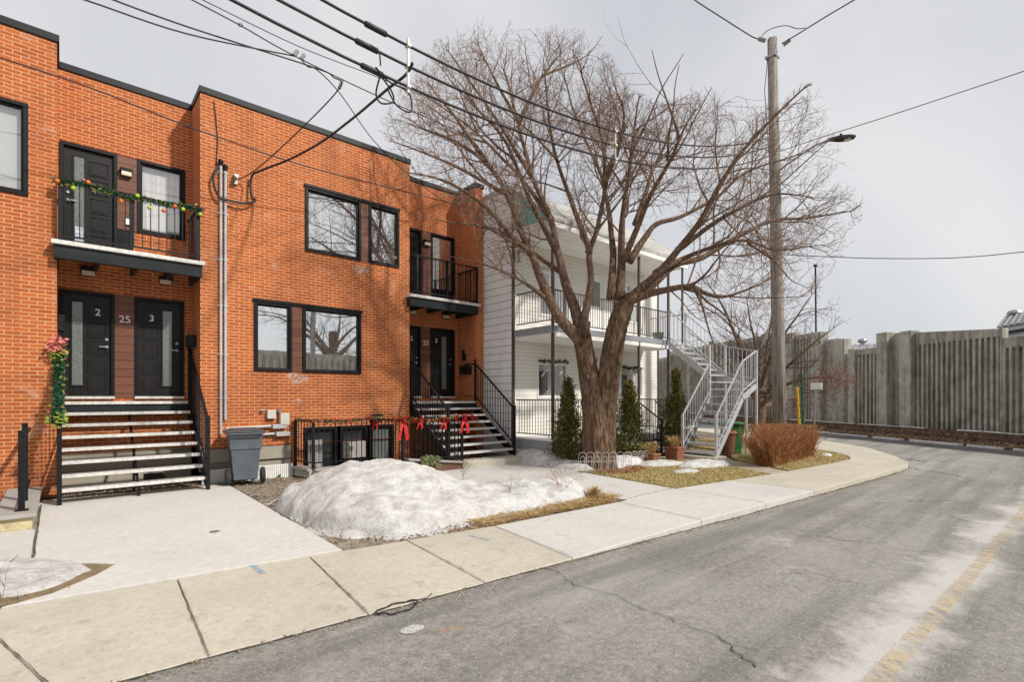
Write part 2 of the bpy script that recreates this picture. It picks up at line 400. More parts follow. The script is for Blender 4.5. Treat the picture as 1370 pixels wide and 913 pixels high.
# ---------------------------------------------------------------- generic parts
def facade(mb,x0,x1,z0,z1,Y,holes,reveal=.11):
    xs=sorted({x0,x1,*[h[0] for h in holes],*[h[1] for h in holes]});zs=sorted({z0,z1,*[h[2] for h in holes],*[h[3] for h in holes]})
    for i in range(len(xs)-1):
        for j in range(len(zs)-1):
            cx=(xs[i]+xs[i+1])/2;cz=(zs[j]+zs[j+1])/2
            if cx<x0 or cx>x1 or any(h[0]<cx<h[1] and h[2]<cz<h[3] for h in holes):continue
            mb.quad((xs[i],Y,zs[j]),(xs[i+1],Y,zs[j]),(xs[i+1],Y,zs[j+1]),(xs[i],Y,zs[j+1]))
    for a,b,c,d in holes:
        r=Y+reveal
        mb.quad((a,Y,c),(a,r,c),(b,r,c),(b,Y,c));mb.quad((a,Y,d),(b,Y,d),(b,r,d),(a,r,d))
        mb.quad((a,Y,c),(a,Y,d),(a,r,d),(a,r,c));mb.quad((b,Y,c),(b,r,c),(b,r,d),(b,Y,d))
def frame(mb,x0,x1,z0,z1,y0,y1,w):
    mb.box(x0,x1,y0,y1,z0,z0+w);mb.box(x0,x1,y0,y1,z1-w,z1)
    mb.box(x0,x0+w,y0,y1,z0+w,z1-w);mb.box(x1-w,x1,y0,y1,z0+w,z1-w)
def window(parent,x0,x1,z0,z1,Y,glass,w=.055,proud=.03,back=None,mull=None,name='window'):
    f=MB();frame(f,x0,x1,z0,z1,Y-proud,Y+.09,w)
    frame(f,x0+w,x1-w,z0+w,z1-w,Y+.005,Y+.085,.028)
    fo=f.build(name,M['frame'] if not mull else mull,parent,bevel=.004)
    g=MB();g.box(x0+w+.02,x1-w-.02,Y+.045,Y+.052,z0+w+.02,z1-w-.02);g.build('pane',glass,fo)
    if back:
        b=MB();b.box(x0+w,x1-w,Y+.12,Y+.13,z0+w,z1-w);b.build('curtain',back,fo)
        # dark room behind
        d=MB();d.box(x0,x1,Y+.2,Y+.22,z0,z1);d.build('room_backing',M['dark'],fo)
    return fo
def railing(mb,p,q,h,sp=.105,t=.014,post=None,low=.09,top=(.045,.03)):
    """balusters between points p and q (feet of the rail) with a top rail h above"""
    p=Vector(p);q=Vector(q);L=(Vector((q.x,q.y,0))-Vector((p.x,p.y,0))).length;n=max(2,int(L/sp))
    up=Vector((0,0,1));mb.beam(p+up*h,q+up*h,*top);mb.beam(p+up*low,q+up*low,.03,.025)
    for i in range(1,n):
        a=p.lerp(q,i/n);mb.box(a.x-t/2,a.x+t/2,a.y-t/2,a.y+t/2,a.z+low,a.z+h)
def posts(parent,pts,h,w=.05,mat=None,z0=0,name='post'):
    for p in pts:
        m=MB();m.box(p[0]-w/2,p[0]+w/2,p[1]-w/2,p[1]+w/2,p[2]-z0,p[2]+h);m.build(name,mat or M['black'],parent,bevel=.003)
def text(s,size,x,y,z,parent,mat,name='house_number',align='CENTER',depth_=.006):
    cu=bpy.data.curves.new(name,'FONT');cu.body=s;cu.size=size;cu.align_x=align;cu.extrude=depth_;cu.offset=size*.006
    o=bpy.data.objects.new('tmp',cu);col.objects.link(o);bpy.context.view_layer.update()
    me=bpy.data.meshes.new_from_object(o.evaluated_get(bpy.context.evaluated_depsgraph_get()));bpy.data.objects.remove(o)
    rot=Matrix.Rotation(math.pi/2,4,'X');me.transform(rot)
    org=Vector(ORG[parent.name]);me.transform(Matrix.Translation(Vector((x,y,z))-org));me.materials.clear();me.materials.append(mat)
    n=bpy.data.objects.new(name,me);col.objects.link(n);n.parent=parent;ORG[n.name]=tuple(org);return n
def wall_light(parent,x,z,Y,w=.2,flip=False):
    m=MB();m.box(x-w/2-.01,x+w/2+.01,Y-.10,Y,z+.035,z+.095);m.box(x-w/2,x+w/2,Y-.03,Y,z-.05,z+.035)
    o=m.build('wall_light',M['black'],parent,bevel=.004);n=MB();n.box(x-w/2+.008,x+w/2-.008,Y-.092,Y-.031,z-.045,z+.034);n.build('lens',M['lamp'],o,bevel=.006)
def entry_door(parent,x0,x1,z0,z1,Y,lite,num=None,numpos=None,handle_side=1):
    f=MB();frame(f,x0,x1,z0,z1,Y-.035,Y+.09,.055);fo=f.build('door_frame',M['frame'],parent,bevel=.004)
    a,b=x0+.055,x1-.055
    d=MB();d.box(a,b,Y+.02,Y+.06,z0+.03,z1-.055)
    # embossed horizontal panels beside the lite
    px0,px1=(lite[1]+.07,b-.07) if (lite[0]-a)<(b-lite[1]) else (a+.07,lite[0]-.07)
    n=5;hh=(z1-z0-.28)/n
    for i in range(n):
        zz=z0+.12+i*hh
        frame(d,px0,px1,zz,zz+hh-.07,Y+.008,Y+.0205,.012);d.box(px0+.03,px1-.03,Y+.012,Y+.0202,zz+.03,zz+hh-.10)
    frame(d,lite[0]-.03,lite[1]+.03,lite[2]-.03,lite[3]+.03,Y+.002,Y+.0204,.028)
    do=d.build('door',M['door'],parent,bevel=.003)
    g=MB();g.box(lite[0],lite[1],Y+.010,Y+.018,lite[2],lite[3]);g.build('glass_panel',M['frost'],do)
    hx=b-.06 if handle_side>0 else a+.06
    h=MB();h.lathe([(.028,0),(.028,.012),(.011,.014),(.011,.05)],(0,0,0),12);h.v=[(hx+v[0],Y+.02-v[2],z0+.95+v[1]) for v in h.v]
    h.box(hx-(.11 if handle_side>0 else -.0),hx+(.0 if handle_side>0 else .11),Y-.04,Y-.022,z0+.94,z0+.96)
    h.build('handle',M['metal'],do,smooth=False)
    h=MB();h.tube([(hx,Y+.02,z0+1.09),(hx,Y-.005,z0+1.09)],.026,12);h.build('lock',M['metal'],do)
    s=MB();s.box(x0,x1,Y-.07,Y-.036,z0-.01,z0+.035);s.build('threshold',M['nose'],fo)
    if num: text(num,.17,numpos[0],Y-.002,numpos[1]-.06,do,M['num'])
    return do
# ================================================================= BRICK ROW HOUSES
ZT=7.50;YF=11.2;YR=12.05
h25=thing('brick_house','orange brick row house at the left with number 25 doors under a garlanded balcony','house',(-3,11.2,0),'orange brick row houses')
h23=thing('brick_house','orange brick row house in the middle with wide black windows and number 23 entrance','house',(5,11.2,0),'orange brick row houses')
WL=(-2.5,-.38,4.85,6.32)
A=lambda x,y,Y=YR:AY(x,y,Y)
w=MB()
facade(w,-7,-.04,0,ZT,YF,[WL,(-5.4,-3.2,4.85,6.32),(-5.4,-3.2,2.15,3.6)])
w.quad((-.04,YF,0),(-.04,YR,0),(-.04,YR,ZT),(-.04,YF,ZT))
D1=(-.02,1.86,1.62,3.56);D2=(-.01,.99,4.22,6.21);W2=(.99,1.88,4.80,6.21)
facade(w,-.04,2.0,0.62,ZT,YR,[D1,(-.01,.99,4.22,6.21),(.99,1.88,4.80,6.21)])
w.quad((-7,YF,0),(-7,20,0),(-7,20,ZT),(-7,YF,ZT));w.quad((-7,20,0),(1.995,20,0),(1.995,20,ZT),(-7,20,ZT))
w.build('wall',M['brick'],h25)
r=MB();r.prism([(-7,11.25),(-.09,11.25),(-.09,12.1),(1.99,12.1),(1.99,20),(-7,20)],ZT-.25,ZT-.15);r.build('roof',M['roof'],h25)
def capband(mb,pts,z0=ZT-.03,z1=ZT+.09,w=.26):
    for a,b in zip(pts,pts[1:]):
        mb.box(min(a[0],b[0])-(.03 if a[1]!=b[1] else 0),max(a[0],b[0])+(.0 if a[1]!=b[1] else .0),min(a[1],b[1]),max(a[1],b[1]),z0,z1)
c=MB()
c.box(-7,-.01,YF-.03,YF+.24,ZT-.03,ZT+.09);c.box(-.24,-.01,YF+.24,YR-.03,ZT-.03,ZT+.09);c.box(-.24,1.97,YR-.03,YR+.24,ZT-.033,ZT+.087)
c.build('parapet_cap',M['cap'],h25,bevel=.006)
f=MB();f.box(-.03,1.99,YR+.02,YR+.2,0.0,.62);f.build('foundation',M['found'],h25)
f=MB();f.box(-.03,1.99,YR-.05,YR+.02,.30,.58);f.build('foundation_board',M['found'],h25,bevel=.01)
window(h25,*WL,YF,M['clear'],.06,.03,M['blind'])
window(h25,-5.4,-3.2,4.85,6.32,YF,M['glass']);window(h25,-5.4,-3.2,2.15,3.6,YF,M['glass'])
# entrance doors 2 / 3 with the wood panel between
l0=A(96.5,405);l1=A(110.5,515)
entry_door(h25,-.02,.76,1.62,3.56,YR,(l0.x,l1.x,1.86,3.36),'2',(A(131,418).x,A(131,418).z),1)
pw=MB();pw.box(.76,1.06,YR-.012,YR+.06,1.62,3.56);po=pw.build('wood_panel',M['wood'],h25)
text('25',.185,A(167,427).x,YR-.02,A(167,427).z-.07,po,M['num'])
l0=A(218,420);l1=A(230,517)
entry_door(h25,1.06,1.86,1.62,3.56,YR,(l0.x,l1.x,1.86,3.34),'3',(A(203,426).x,A(203,426).z),1)
# upper door, wood panel, curtained window
entry_door(h25,-.01,.80,4.22,6.19,YR,(A(99.5,215).x,A(112.5,300).x,4.45,5.98),None,None,-1)
st=MB();st.box(A(99.5,215).x+.01,A(112.5,300).x-.01,YR+.006,YR+.0095,4.47,4.72);st.build('paper_notice',simple('blue_white_paper',(.50,.56,.68),.6,0,.5,25,0),h25)
pw=MB();pw.box(.80,1.10,YR-.012,YR+.06,4.80,6.19);pw.build('wood_panel',M['wood'],h25)
pw=MB();pw.box(.80,.99,YR+.0,YR+.05,4.22,4.80);pw.build('door_post',M['frame'],h25)
window(h25,1.10,1.88,4.80,6.21,YR,M['clear'],.055,.03,M['curtain'])
pl=A(168.6,233.8);wall_light(h25,pl.x,pl.z,YR-.012,.17)
for px,py in ((118,366),(221,378)):
    p=A(px,py);wall_light(h25,p.x,p.z,YR,.2)
ub=MB();p=A(171,298);ub.box(p.x-.04,p.x+.04,YR-.05,YR-.012,p.z-.05,p.z+.06);ub.build('outdoor_socket',M['white'],h25,bevel=.006)
mx=MB();p=AX(259,457,1.97);mx.box(1.86,1.995,11.55,11.85,2.62,2.86);mx.build('mailbox',M['black'],h25,bevel=.01)
mx=MB();mx.box(-.035,.06,11.35,11.6,2.75,3.02);mx.build('mailbox',M['black'],h25,bevel=.01)
def balcony(parent,x0,x1,rx0,rx1,postx):
    s=MB();s.box(x0,x1,10.98,YR-.002,4.12,4.19);so=s.build('balcony',M['nose'],parent,bevel=.006)
    t=MB();t.box(x0+.03,x1-.04,11.03,11.09,3.90,4.12);t.box(x0+.03,x0+.09,11.09,YR-.01,3.90,4.12);t.box(x1-.10,x1-.04,11.09,YR-.01,3.90,4.12)
    for k in range(1,4): t.box(x0+.03+(x1-x0)*k/4,x0+.08+(x1-x0)*k/4,11.09,YR-.01,3.94,4.12)
    t.build('channel_frame',M['cap'],so,bevel=.004)
    g=MB();railing(g,(rx0,11.06,4.19),(rx1,11.06,4.19),.99,.118)
    railing(g,(rx0,11.10,4.19),(rx0,12.0,4.19),.99,.118);railing(g,(rx1,11.10,4.19),(rx1,12.0,4.19),.99,.118)
    for px in postx: g.box(px-.028,px+.028,11.03,11.09,4.19,5.2)
    g.build('railing',M['black'],so)
balcony(h25,-.11,2.04,.0,1.93,(0.0,.93,1.93))
# ---- house 23
w=MB()
U1=(3.96,6.23,4.81,6.21);L1=(2.94,5.24,2.17,3.60);B1=(3.92,6.1,-.3,.98)
facade(w,2.0,6.53,.64,ZT,YF,[U1,L1,(3.92,6.1,.64,.98)])
facade(w,3.67,3.92,0,.64,YF,[]);facade(w,6.1,6.53,0,.64,YF,[])
w.quad((2.0,YF,.64),(2.0,YF,ZT),(2.0,YR,ZT),(2.0,YR,.64))
w.quad((6.53,YF,0),(6.53,YR,0),(6.53,YR,ZT),(6.53,YF,ZT))
facade(w,6.53,8.6,0,ZT,YR,[(6.63,8.48,1.62,3.56),(6.63,8.48,4.22,6.21)])
w.quad((8.6,YF,0),(8.6,YF,ZT),(8.6,YR,ZT),(8.6,YR,0));w.quad((8.6,YF,0),(8.868,YF,0),(8.868,YF,ZT),(8.6,YF,ZT))
w.quad((8.868,YF,0),(8.868,20,0),(8.868,20,ZT),(8.868,YF,ZT));w.quad((2,20,0),(8.868,20,0),(8.868,20,ZT),(2,20,ZT))
w.quad((2.0,YR+.3,0),(2.0,20,0),(2.0,20,ZT),(2.0,YR+.3,ZT))
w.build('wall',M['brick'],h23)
r=MB();r.prism([(2.02,11.25),(6.5,11.25),(6.5,12.1),(8.65,12.1),(8.65,11.25),(8.83,11.25),(8.83,20),(2.02,20)],ZT-.25,ZT-.15);r.build('roof',M['roof'],h23)
c=MB();c.box(1.975,6.555,YF-.03,YF+.24,ZT-.03,ZT+.09);c.box(1.975,2.2,YF+.24,20,ZT-.03,ZT+.085);c.box(6.32,6.555,YF+.24,YR-.03,ZT-.03,ZT+.09)
c.box(6.32,8.575,YR-.03,YR+.24,ZT-.033,ZT+.087);c.box(8.575,8.89,YF-.03,YR+.24,ZT-.028,ZT+.092)
c.build('parapet_cap',M['cap'],h23,bevel=.006)
f=MB();f.box(2.0,3.67,YF+.03,YF+.2,.2,.64);f.build('foundation',M['found'],h23)
f=MB();f.box(2.02,3.66,YF-.03,YF+.028,.36,.62);f.build('foundation_board',M['found'],h23,bevel=.01)
f=MB()
for k in range(40):
    x=2.02+k*.041;f.box(x,x+.024,YF-.16,YF-.135,-.05,.24)
f.box(2.0,3.66,YF-.135,YF-.12,-.05,.245);f.build('corrugated_window_well',M['white'],h23)
f=MB();f.box(2.0,3.67,YF-.11,YF+.029,.0,.19);f.build('gap_backing',M['dark'],h23)
# windows of the middle block
def px_x(px,Y=YF): return AY(px,400,Y).x
window(h23,U1[0],px_x(482.5),U1[2],U1[3],YF,M['glass']);window(h23,px_x(493.2),U1[1],U1[2],U1[3],YF,M['glass'])
pw=MB();pw.box(px_x(482.5),px_x(493.2),YF-.004,YF+.06,U1[2],U1[3]);pw.build('wood_panel',M['wood'],h23)
window(h23,L1[0],px_x(390.5),L1[2],L1[3],YF,M['glass']);window(h23,px_x(404.5),L1[1],L1[2],L1[3],YF,M['glass'])
pw=MB();pw.box(px_x(390.5),px_x(404.5),YF-.004,YF+.06,L1[2],L1[3]);pw.build('wood_panel',M['wood'],h23)
for q_ in (U1,L1):
    f=MB();f.box(q_[0]-.02,q_[1]+.02,YF-.05,YF+.02,q_[3],q_[3]+.05);f.build('lintel_flashing',M['frame'],h23)
for ex,ey,er in ((484,362,.16),(400,508,.14),(392,503,.10),(397,537,.07),(530,345,.06)):
    c_=AY(ex,ey,YF-.003);m=MB();P_=[(c_.x+er*(1.3+.6*noise.noise((math.cos(q),math.sin(q),ex)))*math.cos(q),c_.y,c_.z+er*(.6+.5*noise.noise((math.cos(q),math.sin(q),ey)))*math.sin(q)) for q in [k*math.pi/12 for k in range(24)]]
    m.add(P_,[tuple(range(24))]);m.build('mortar_stain',M['efflo'],h23)
# basement window behind the railing
window(h23,3.95,4.68,-.25,.97,YF+.02,M['dglass']);window(h23,4.75,5.4,-.25,.97,YF+.02,M['dglass']);window(h23,5.45,6.08,-.25,.97,YF+.02,M['frost'])
f=MB();f.box(4.0,4.3,YF-.1,YF-.03,0,.7);f.build('grey_board',M['ledge'],h23,bevel=.01)
f=MB();f.box(4.78,5.3,YF-.13,YF-.03,.25,.62);f.build('grey_board',M['ledge'],h23,bevel=.01)
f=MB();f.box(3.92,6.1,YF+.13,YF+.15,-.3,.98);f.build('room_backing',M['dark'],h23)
# recess 2 doors
entry_door(h23,6.63,7.36,1.62,3.56,YR,(6.72,6.86,1.86,3.36),'2',(A(550.5,453).x,A(550.5,453).z),1)
x1=A(562.7,450).x;x2=A(575.5,450).x
entry_door(h23,x2,8.48,1.62,3.56,YR,(A(591,452).x,A(597.5,515).x,1.86,3.34),'3',(A(583.5,456).x,A(583.5,456).z),1)
pw=MB();pw.box(7.36,x2,YR-.012,YR+.06,1.62,3.56);po=pw.build('wood_panel',M['wood'],h23)
text('23',.185,(7.36+x2)/2,YR-.02,A(570,459).z-.07,po,M['num'])
u1=A(563.5,330).x;u2=A(576,330).x
entry_door(h23,6.63,u1,4.22,6.19,YR,(6.72,6.86,4.45,5.98),None,None,-1)
pw=MB();pw.box(u1,u2,YR-.012,YR+.06,4.22,6.19);pw.build('wood_panel',M['wood'],h23)
window(h23,u2,8.48,4.60,6.21,YR,M['glass'],.055,.03)
pw=MB();pw.box(u2,8.48,YR+.01,YR+.06,4.22,4.60);pw.build('infill_panel',M['frame'],h23)
p=A(570,327);wall_light(h23,p.x,p.z,YR-.012,.2)
for px,py in ((551,418),(595,424)):
    p=A(px,py);wall_light(h23,p.x,p.z,YR,.2)
p=AY(503.5,560,YF);wall_light(h23,p.x,p.z,YF,.22)
mx=MB();mx.box(8.44,8.595,11.35,11.75,2.28,2.52);mx.build('mailbox',M['black'],h23,bevel=.02)
mx=MB();mx.box(8.53,8.595,11.62,11.74,2.68,2.86);mx.box(8.50,8.56,11.65,11.71,2.80,2.98);mx.build('entry_lamp',M['black'],h23,bevel=.01)
balcony(h23,6.42,8.62,6.58,8.56,(6.66,7.56,8.54))
# conduits, meter boxes
for x,zt,zb,bx in ((2.335,6.2,1.25,0),(2.415,6.12,1.25,1)):
    q=MB();q.tube([(x,YF-.05,.9 if bx==0 else 1.2),(x,YF-.05,zt)],.024,10)
    for z in (1.6,2.45,3.4,4.3,5.2,6.0): q.tube([(x,YF-.05,z),(x,YF-.05,z+.05)],.031,10);q.box(x-.05,x+.05,YF-.02,YF,z+.01,z+.04)
    o=q.build('conduit',M['pipe'],h23,smooth=False)
    hd=MB();hd.ball((x,YF-.05,zt+.03),.05,12,8,0,.9);hd.tube([(x,YF-.05,zt-.05),(x,YF-.05,zt+.03)],.036,10);hd.build('weatherhead',M['black'],o,smooth=True)
p=AY(362,554,YF);q=MB();q.box(p.x-.085,p.x+.085,YF-.09,YF,p.z-.10,p.z+.08);q.build('utility_box',M['ubox'],h23,bevel=.012)
p=AY(379,561,YF);q=MB();q.box(p.x-.09,p.x+.09,YF-.12,YF,p.z-.13,p.z+.12);q.build('utility_box',M['ubox'],h23,bevel=.012)
q=MB()
for zz,xe in ((1.02,3.55),(.86,3.62)):
    q.tube([(2.42,YF-.06,zz),(xe-.3,YF-.06,zz+.02)],.028,10);q.box(xe-.28,xe,YF-.12,YF-.01,zz-.035,zz+.055)
q.build('horizontal_conduit',M['pipe'],h23,bevel=.008)
q=MB();p=AY(373,550,YF);q.tube([(p.x,YF,p.z),(p.x,YF-.09,p.z)],.04,12);p=AY(350,549,YF);q.tube([(p.x,YF,p.z),(p.x,YF-.07,p.z-.02)],.022,10);q.tube([(p.x-.04,YF-.06,p.z),(p.x+.04,YF-.06,p.z)],.012,6);q.build('hose_tap',M['metal'],h23)
q=MB();q.tube([(3.28,YF-.04,1.30),(3.25,YF-.05,1.15)],.01,5);q.build('meter_lead',M['cable'],h23)
# ================================================================= ENTRANCE STAIRS
def steel_stairs(label,x0,x1,ys,zs,yl,zl,postL,postR,yland_end,lf=True):
    o=thing('steel_stairs',label,'stairs',((x0+x1)/2,ys[0],0),'open steel entrance stairs')
    run=(ys[1]-ys[0])/(len(zs)-1) if False else None
    n=len(zs)
    for k in range(n):
        y=ys[0]+(ys[1]-ys[0])*k/(n-1);z=zs[0]+(zs[1]-zs[0])*k/(n-1) if False else zs[k]
        m=MB();m.box(x0,x1,y+.022,y+.25,z-.042,z-.004);t=m.build('tread',M['alu'],o)
        nn=MB();nn.box(x0,x1,y-.003,y+.02,z-.05,z);nn.box(x0,x1,y+.02,y+.05,z-.004,z+.002);nn.build('nosing',M['nose'],t)
    m=MB();m.box(x0,x1,ys[1]+.25,yland_end,zl-.05,zl+.002);m.build('landing',M['alu'],o)
    m=MB();m.box(x0,x1,ys[1]+.03,ys[1]+.06,zl-.24,zl-.06);m.build('landing_fascia',M['cap'],o)
    mid=(x0+x1)/2
    for x in (x0-.02,x1+.02):
        m=MB();m.beam((x,ys[0]+.05,zs[0]-.10),(x,ys[1]+.15,zs[-1]-.13),.035,.19);m.box(x-.017,x+.017,ys[1]+.1,yland_end,zl-.24,zl-.05);m.build('stringer',M['black'],o)
    m=MB();m.beam((mid,ys[0]+.1,zs[0]-.10),(mid,ys[1]+.2,zs[-1]-.12),.03,.07);m.box(mid-.02,mid+.02,ys[0]+.05,ys[0]+.09,-.02,zs[0]-.05);m.box(mid-.02,mid+.02,ys[0]+.8,ys[0]+.84,-.02,zs[3]);m.build('centre_support',M['black'],o)
    for x in (x0-.03,x1+.03):
        m=MB();a=Vector((x,ys[0]-.02,zs[0]-.02));b=Vector((x,ys[1]+.05,zl+.02))
        railing(m,a,b,1.02,.105,.013,low=.12)
        if yland_end-ys[1]>.5: railing(m,b,(x,yland_end-.3,zl+.02),1.02,.105,.013,low=.12)
        rr=m.build('railing',M['black'],o)
        q=MB();q.box(x-.03,x+.03,ys[0]-.05,ys[0]+.01,-.01,zs[0]+1.08);q.build('newel_post',M['black'],rr,bevel=.003)
        q=MB();q.box(x-.026,x+.026,ys[1]+.03,ys[1]+.08,zl-.1,zl+1.16);q.build('newel_post',M['black'],rr,bevel=.003)
    return o
zs1=[.235+.189*k for k in range(8)];zs2=[.345+.168*k for k in range(8)]
steel_stairs('open black steel stairs with pale treads up to the number 25 doors',.02,1.92,(10.3,11.98-.02),zs1,0,1.56,0,0,YR-.04)
steel_stairs('open black steel stairs with pale treads up to the number 23 doors',6.62,8.58,(9.62,11.16),zs2,0,1.525,0,0,YR-.04)
# stone step in front of the second stairs
m=MB();m.prism([(6.95,9.45),(8.55,9.15),(8.8,9.35),(8.72,9.95),(7.0,9.95)],-.03,.16);tag(m.build('stone_step',M['old_conc'],None,bevel=.03),'worn concrete step slab at the foot of the number 23 stairs','step')
# ================================================================= AREAWAY RAILING, KERB AND PLANTER WALL
rp=[(3.74,11.13),(3.86,10.45),(5.14,10.45),(5.36,9.47),(6.88,9.47)]
ar=thing('areaway_railing','black steel railing with red bows around the basement well behind the snow heap','railing',(5,10,0))
m=MB()
for a,b in zip(rp,rp[1:]): railing(m,(*a,.2),(*b,.2),.95,.108,.014)
railing(m,(6.88,9.47,.2),(6.60,11.1,.2),.95,.108,.014)
m.build('railing_panel',M['black'],ar)
posts(ar,[(*p,.17) for p in rp],1.0,.055)
cb=thing('areaway_kerb','low concrete kerb with flat caps under the areaway railing','kerb',(5,10,0))
m=MB();pp=rp
for a,b in zip(pp,pp[1:4]):
    m.beam((*a,.06),(*b,.06),.16,.14)
m.build('kerb_wall',M['old_conc'],cb)
m=MB()
for a,b in zip(pp,pp[1:4]): m.beam((*a,.155),(*b,.155),.26,.05)
m.build('cap',M['ledge'],cb,bevel=.006)
pwl=thing('planter_wall','brown painted low wall with pale sloping cap beside the number 23 stairs','wall',(6.2,9.5,0))
m=MB();y0,y1=9.43,9.55
m.add([(5.5,y0,-.03),(6.9,y0,-.03),(6.9,y0,.12),(5.5,y0,.30),(5.5,y1,-.03),(6.9,y1,-.03),(6.9,y1,.12),(5.5,y1,.30)],[(0,1,2,3),(5,4,7,6),(3,2,6,7),(1,5,6,2),(4,0,3,7)])
m.build('wall_face',M['brown'],pwl)
m=MB();m.beam((5.45,9.49,.325),(6.93,9.49,.145),.24,.04);m.box(6.85,7.05,9.38,9.6,-.03,.12);m.build('cap',M['ledge'],pwl,bevel=.006)
# ================================================================= LEFT EDGE: neighbour's areaway ledge and posts
lg=thing('stone_ledge','grey stone ledge carrying two black posts at the lower left brick corner','ledge',(-.38,9.8,0))
m=MB();m.box(-.62,-.22,8.66,11.18,.15,.20);m.build('cap_stone',M['ledge'],lg,bevel=.01)
m=MB();m.box(-.58,-.26,8.72,11.17,-.03,.15);m.build('yellow_stone_base',simple('yellow_stone',(.55,.47,.28),.9,0,.3,12,.6,30),lg,bevel=.01)
nr=thing('black_railing','pair of square black posts standing on the stone ledge at the left edge','railing',(-.38,9,.2))
m=MB();m.box(-.40,-.335,8.93,8.995,.20,1.22);m.box(-.43,-.30,8.9,9.03,.20,.212);m.build('post',M['black'],nr,bevel=.004)
m=MB();m.box(-.40,-.335,9.75,9.815,.20,1.28);m.build('post',M['black'],nr,bevel=.004)
m=MB();m.box(-.39,-.345,8.995,9.75,1.12,1.16);m.box(-.39,-.345,9.815,11.15,1.12,1.16);m.box(-.385,-.35,8.995,11.15,.3,.33);m.build('rail',M['black'],nr)
bn=thing('black_gate_post','black steel gate edge cut off by the left picture border','gate',(-.95,10.9,0))
m=MB();m.box(-.98,-.86,8.62,8.74,-.02,1.18);m.build('post',M['black'],bn,bevel=.004)
m=MB();railing(m,(-.98,8.68,0),(-2.3,8.68,0),1.12,.11,.016);m.build('railing_panel',M['black'],bn)
# ================================================================= WHITE HOUSE
wh=thing('white_house','two storey white clapboard house with balconies behind the bare maple','house',(12,10,0))
XA,XB,YW,YP=8.9,15.84,10.04,8.6
W1=(9.85,11.16);Wb=(13.63,14.92)
w=MB()
facade(w,XA+.02,XB,.5,7.1,YW,[(W1[0],W1[1],1.6,2.62),(Wb[0],Wb[1],1.6,2.62),(12.0,12.75,.65,2.62),(W1[0]+.1,W1[1],3.9,5.4),(Wb[0],Wb[1]-.1,4.1,5.4),(12.0,12.75,3.45,5.4)],.06)
w.quad((XB,YW,.5),(XB,20,.5),(XB,20,7.1),(XB,YW,7.1))
w.build('wall',M['white_siding'],wh)
w=MB();w.box(XA,XA+.06,YW-.02,20,.1,7.25);w.build('side_wall',M['grey_siding'],wh)
w=MB();w.box(XA-.01,XA+.075,YW-.06,YW-.02,.1,7.2);w.box(XB-.03,XB+.03,YW-.03,YW,.5,7.0);w.build('corner_trim',M['brownrail'],wh)
w=MB();w.box(XA+.07,XB,YW+.02,20,0,.5);w.build('foundation',M['found'],wh)
w=MB();w.box(XA+.07,XB,20,20.05,0,7.1);w.build('rear_wall',M['white_siding'],wh)
# sloping porch roof with teal gable end
w=MB();e=.06
XR=15.12
w.add([(XA-.05,YP-.15,5.98),(XR,YP-.15,5.98),(XR,YW+.1,7.27),(XA-.05,YW+.1,7.27),(XA-.05,YP-.15,5.90),(XR,YP-.15,5.90),(XR,YW+.1,7.17),(XA-.05,YW+.1,7.17)],
      [(0,1,2,3),(7,6,5,4),(0,4,5,1),(1,5,6,2),(2,6,7,3),(3,7,4,0)])
w.box(XA-.03,XB+.05,YW+.1,20.05,7.15,7.27)
ro=w.build('roof',M['roof'],wh)
w=MB();w.box(XA,XR-.02,YP-.13,YP-.09,5.76,5.90);w.box(XA,XR-.02,YP-.09,YW,5.80,5.83);w.build('eave_fascia',M['white'],ro)
w=MB();w.prism([(0,0),(1,0),(1,1)],0,.03);w.v=[];w.f=[];w.mi=[]
w.add([(XA-.005,YP+.0,6.02),(XA-.005,YW-.06,6.02),(XA-.005,YW-.06,7.08),(XA+.03,YP,6.02),(XA+.03,YW-.06,6.02),(XA+.03,YW-.06,7.08)],[(0,2,1),(3,4,5),(0,3,5,2)])
w.build('gable_panel',M['teal'],ro)
w=MB();w.box(XA+.005,XA+.05,YP-.05,YW-.06,5.83,6.02);w.build('gable_beam',M['white'],ro)
# balcony and porch slabs
w=MB();w.box(XA+.075,14.28,YP,YW-.02,3.13,3.36);bo=w.build('balcony',M['white'],wh,bevel=.01)
w=MB();w.box(XA+.055,XA+.075,YP-.02,YW-.06,3.22,3.40);w.box(XA+.055,14.30,YP-.02,YP-.001,3.26,3.40);w.build('fascia',M['greyslab'],bo)
g=MB()
railing(g,(XA+.1,YW-.1,3.38),(XA+.1,YP+.03,3.38),.95,.095,.012,low=.16);railing(g,(XA+.1,YP+.03,3.38),(14.25,YP+.03,3.38),.90,.095,.012,low=.10)
g.build('railing',M['brownrail'],bo)
w=MB();w.box(XA+.075,14.28,YP,YW-.02,.42,.60);bo2=w.build('porch_floor',M['white'],wh,bevel=.01)
w=MB();w.box(XA+.05,XA+.075,YP-.03,YW-.06,.30,.55);w.box(XA+.05,14.30,YP-.03,YP-.001,.30,.55);w.build('fascia',M['greyslab'],bo2)
g=MB();railing(g,(XA+.1,YW-.1,.58),(XA+.1,YP+.03,.58),.98,.095,.012,low=.12);railing(g,(XA+.1,YP+.03,.58),(12.45,YP+.03,.58),.98,.095,.012,low=.12)
railing(g,(13.4,YP+.03,.58),(14.25,YP+.03,.58),.98,.095,.012,low=.12);railing(g,(14.25,YP+.03,.58),(14.25,YW-.1,.58),.98,.095,.012,low=.12)
g.build('railing',M['brownrail'],bo2)
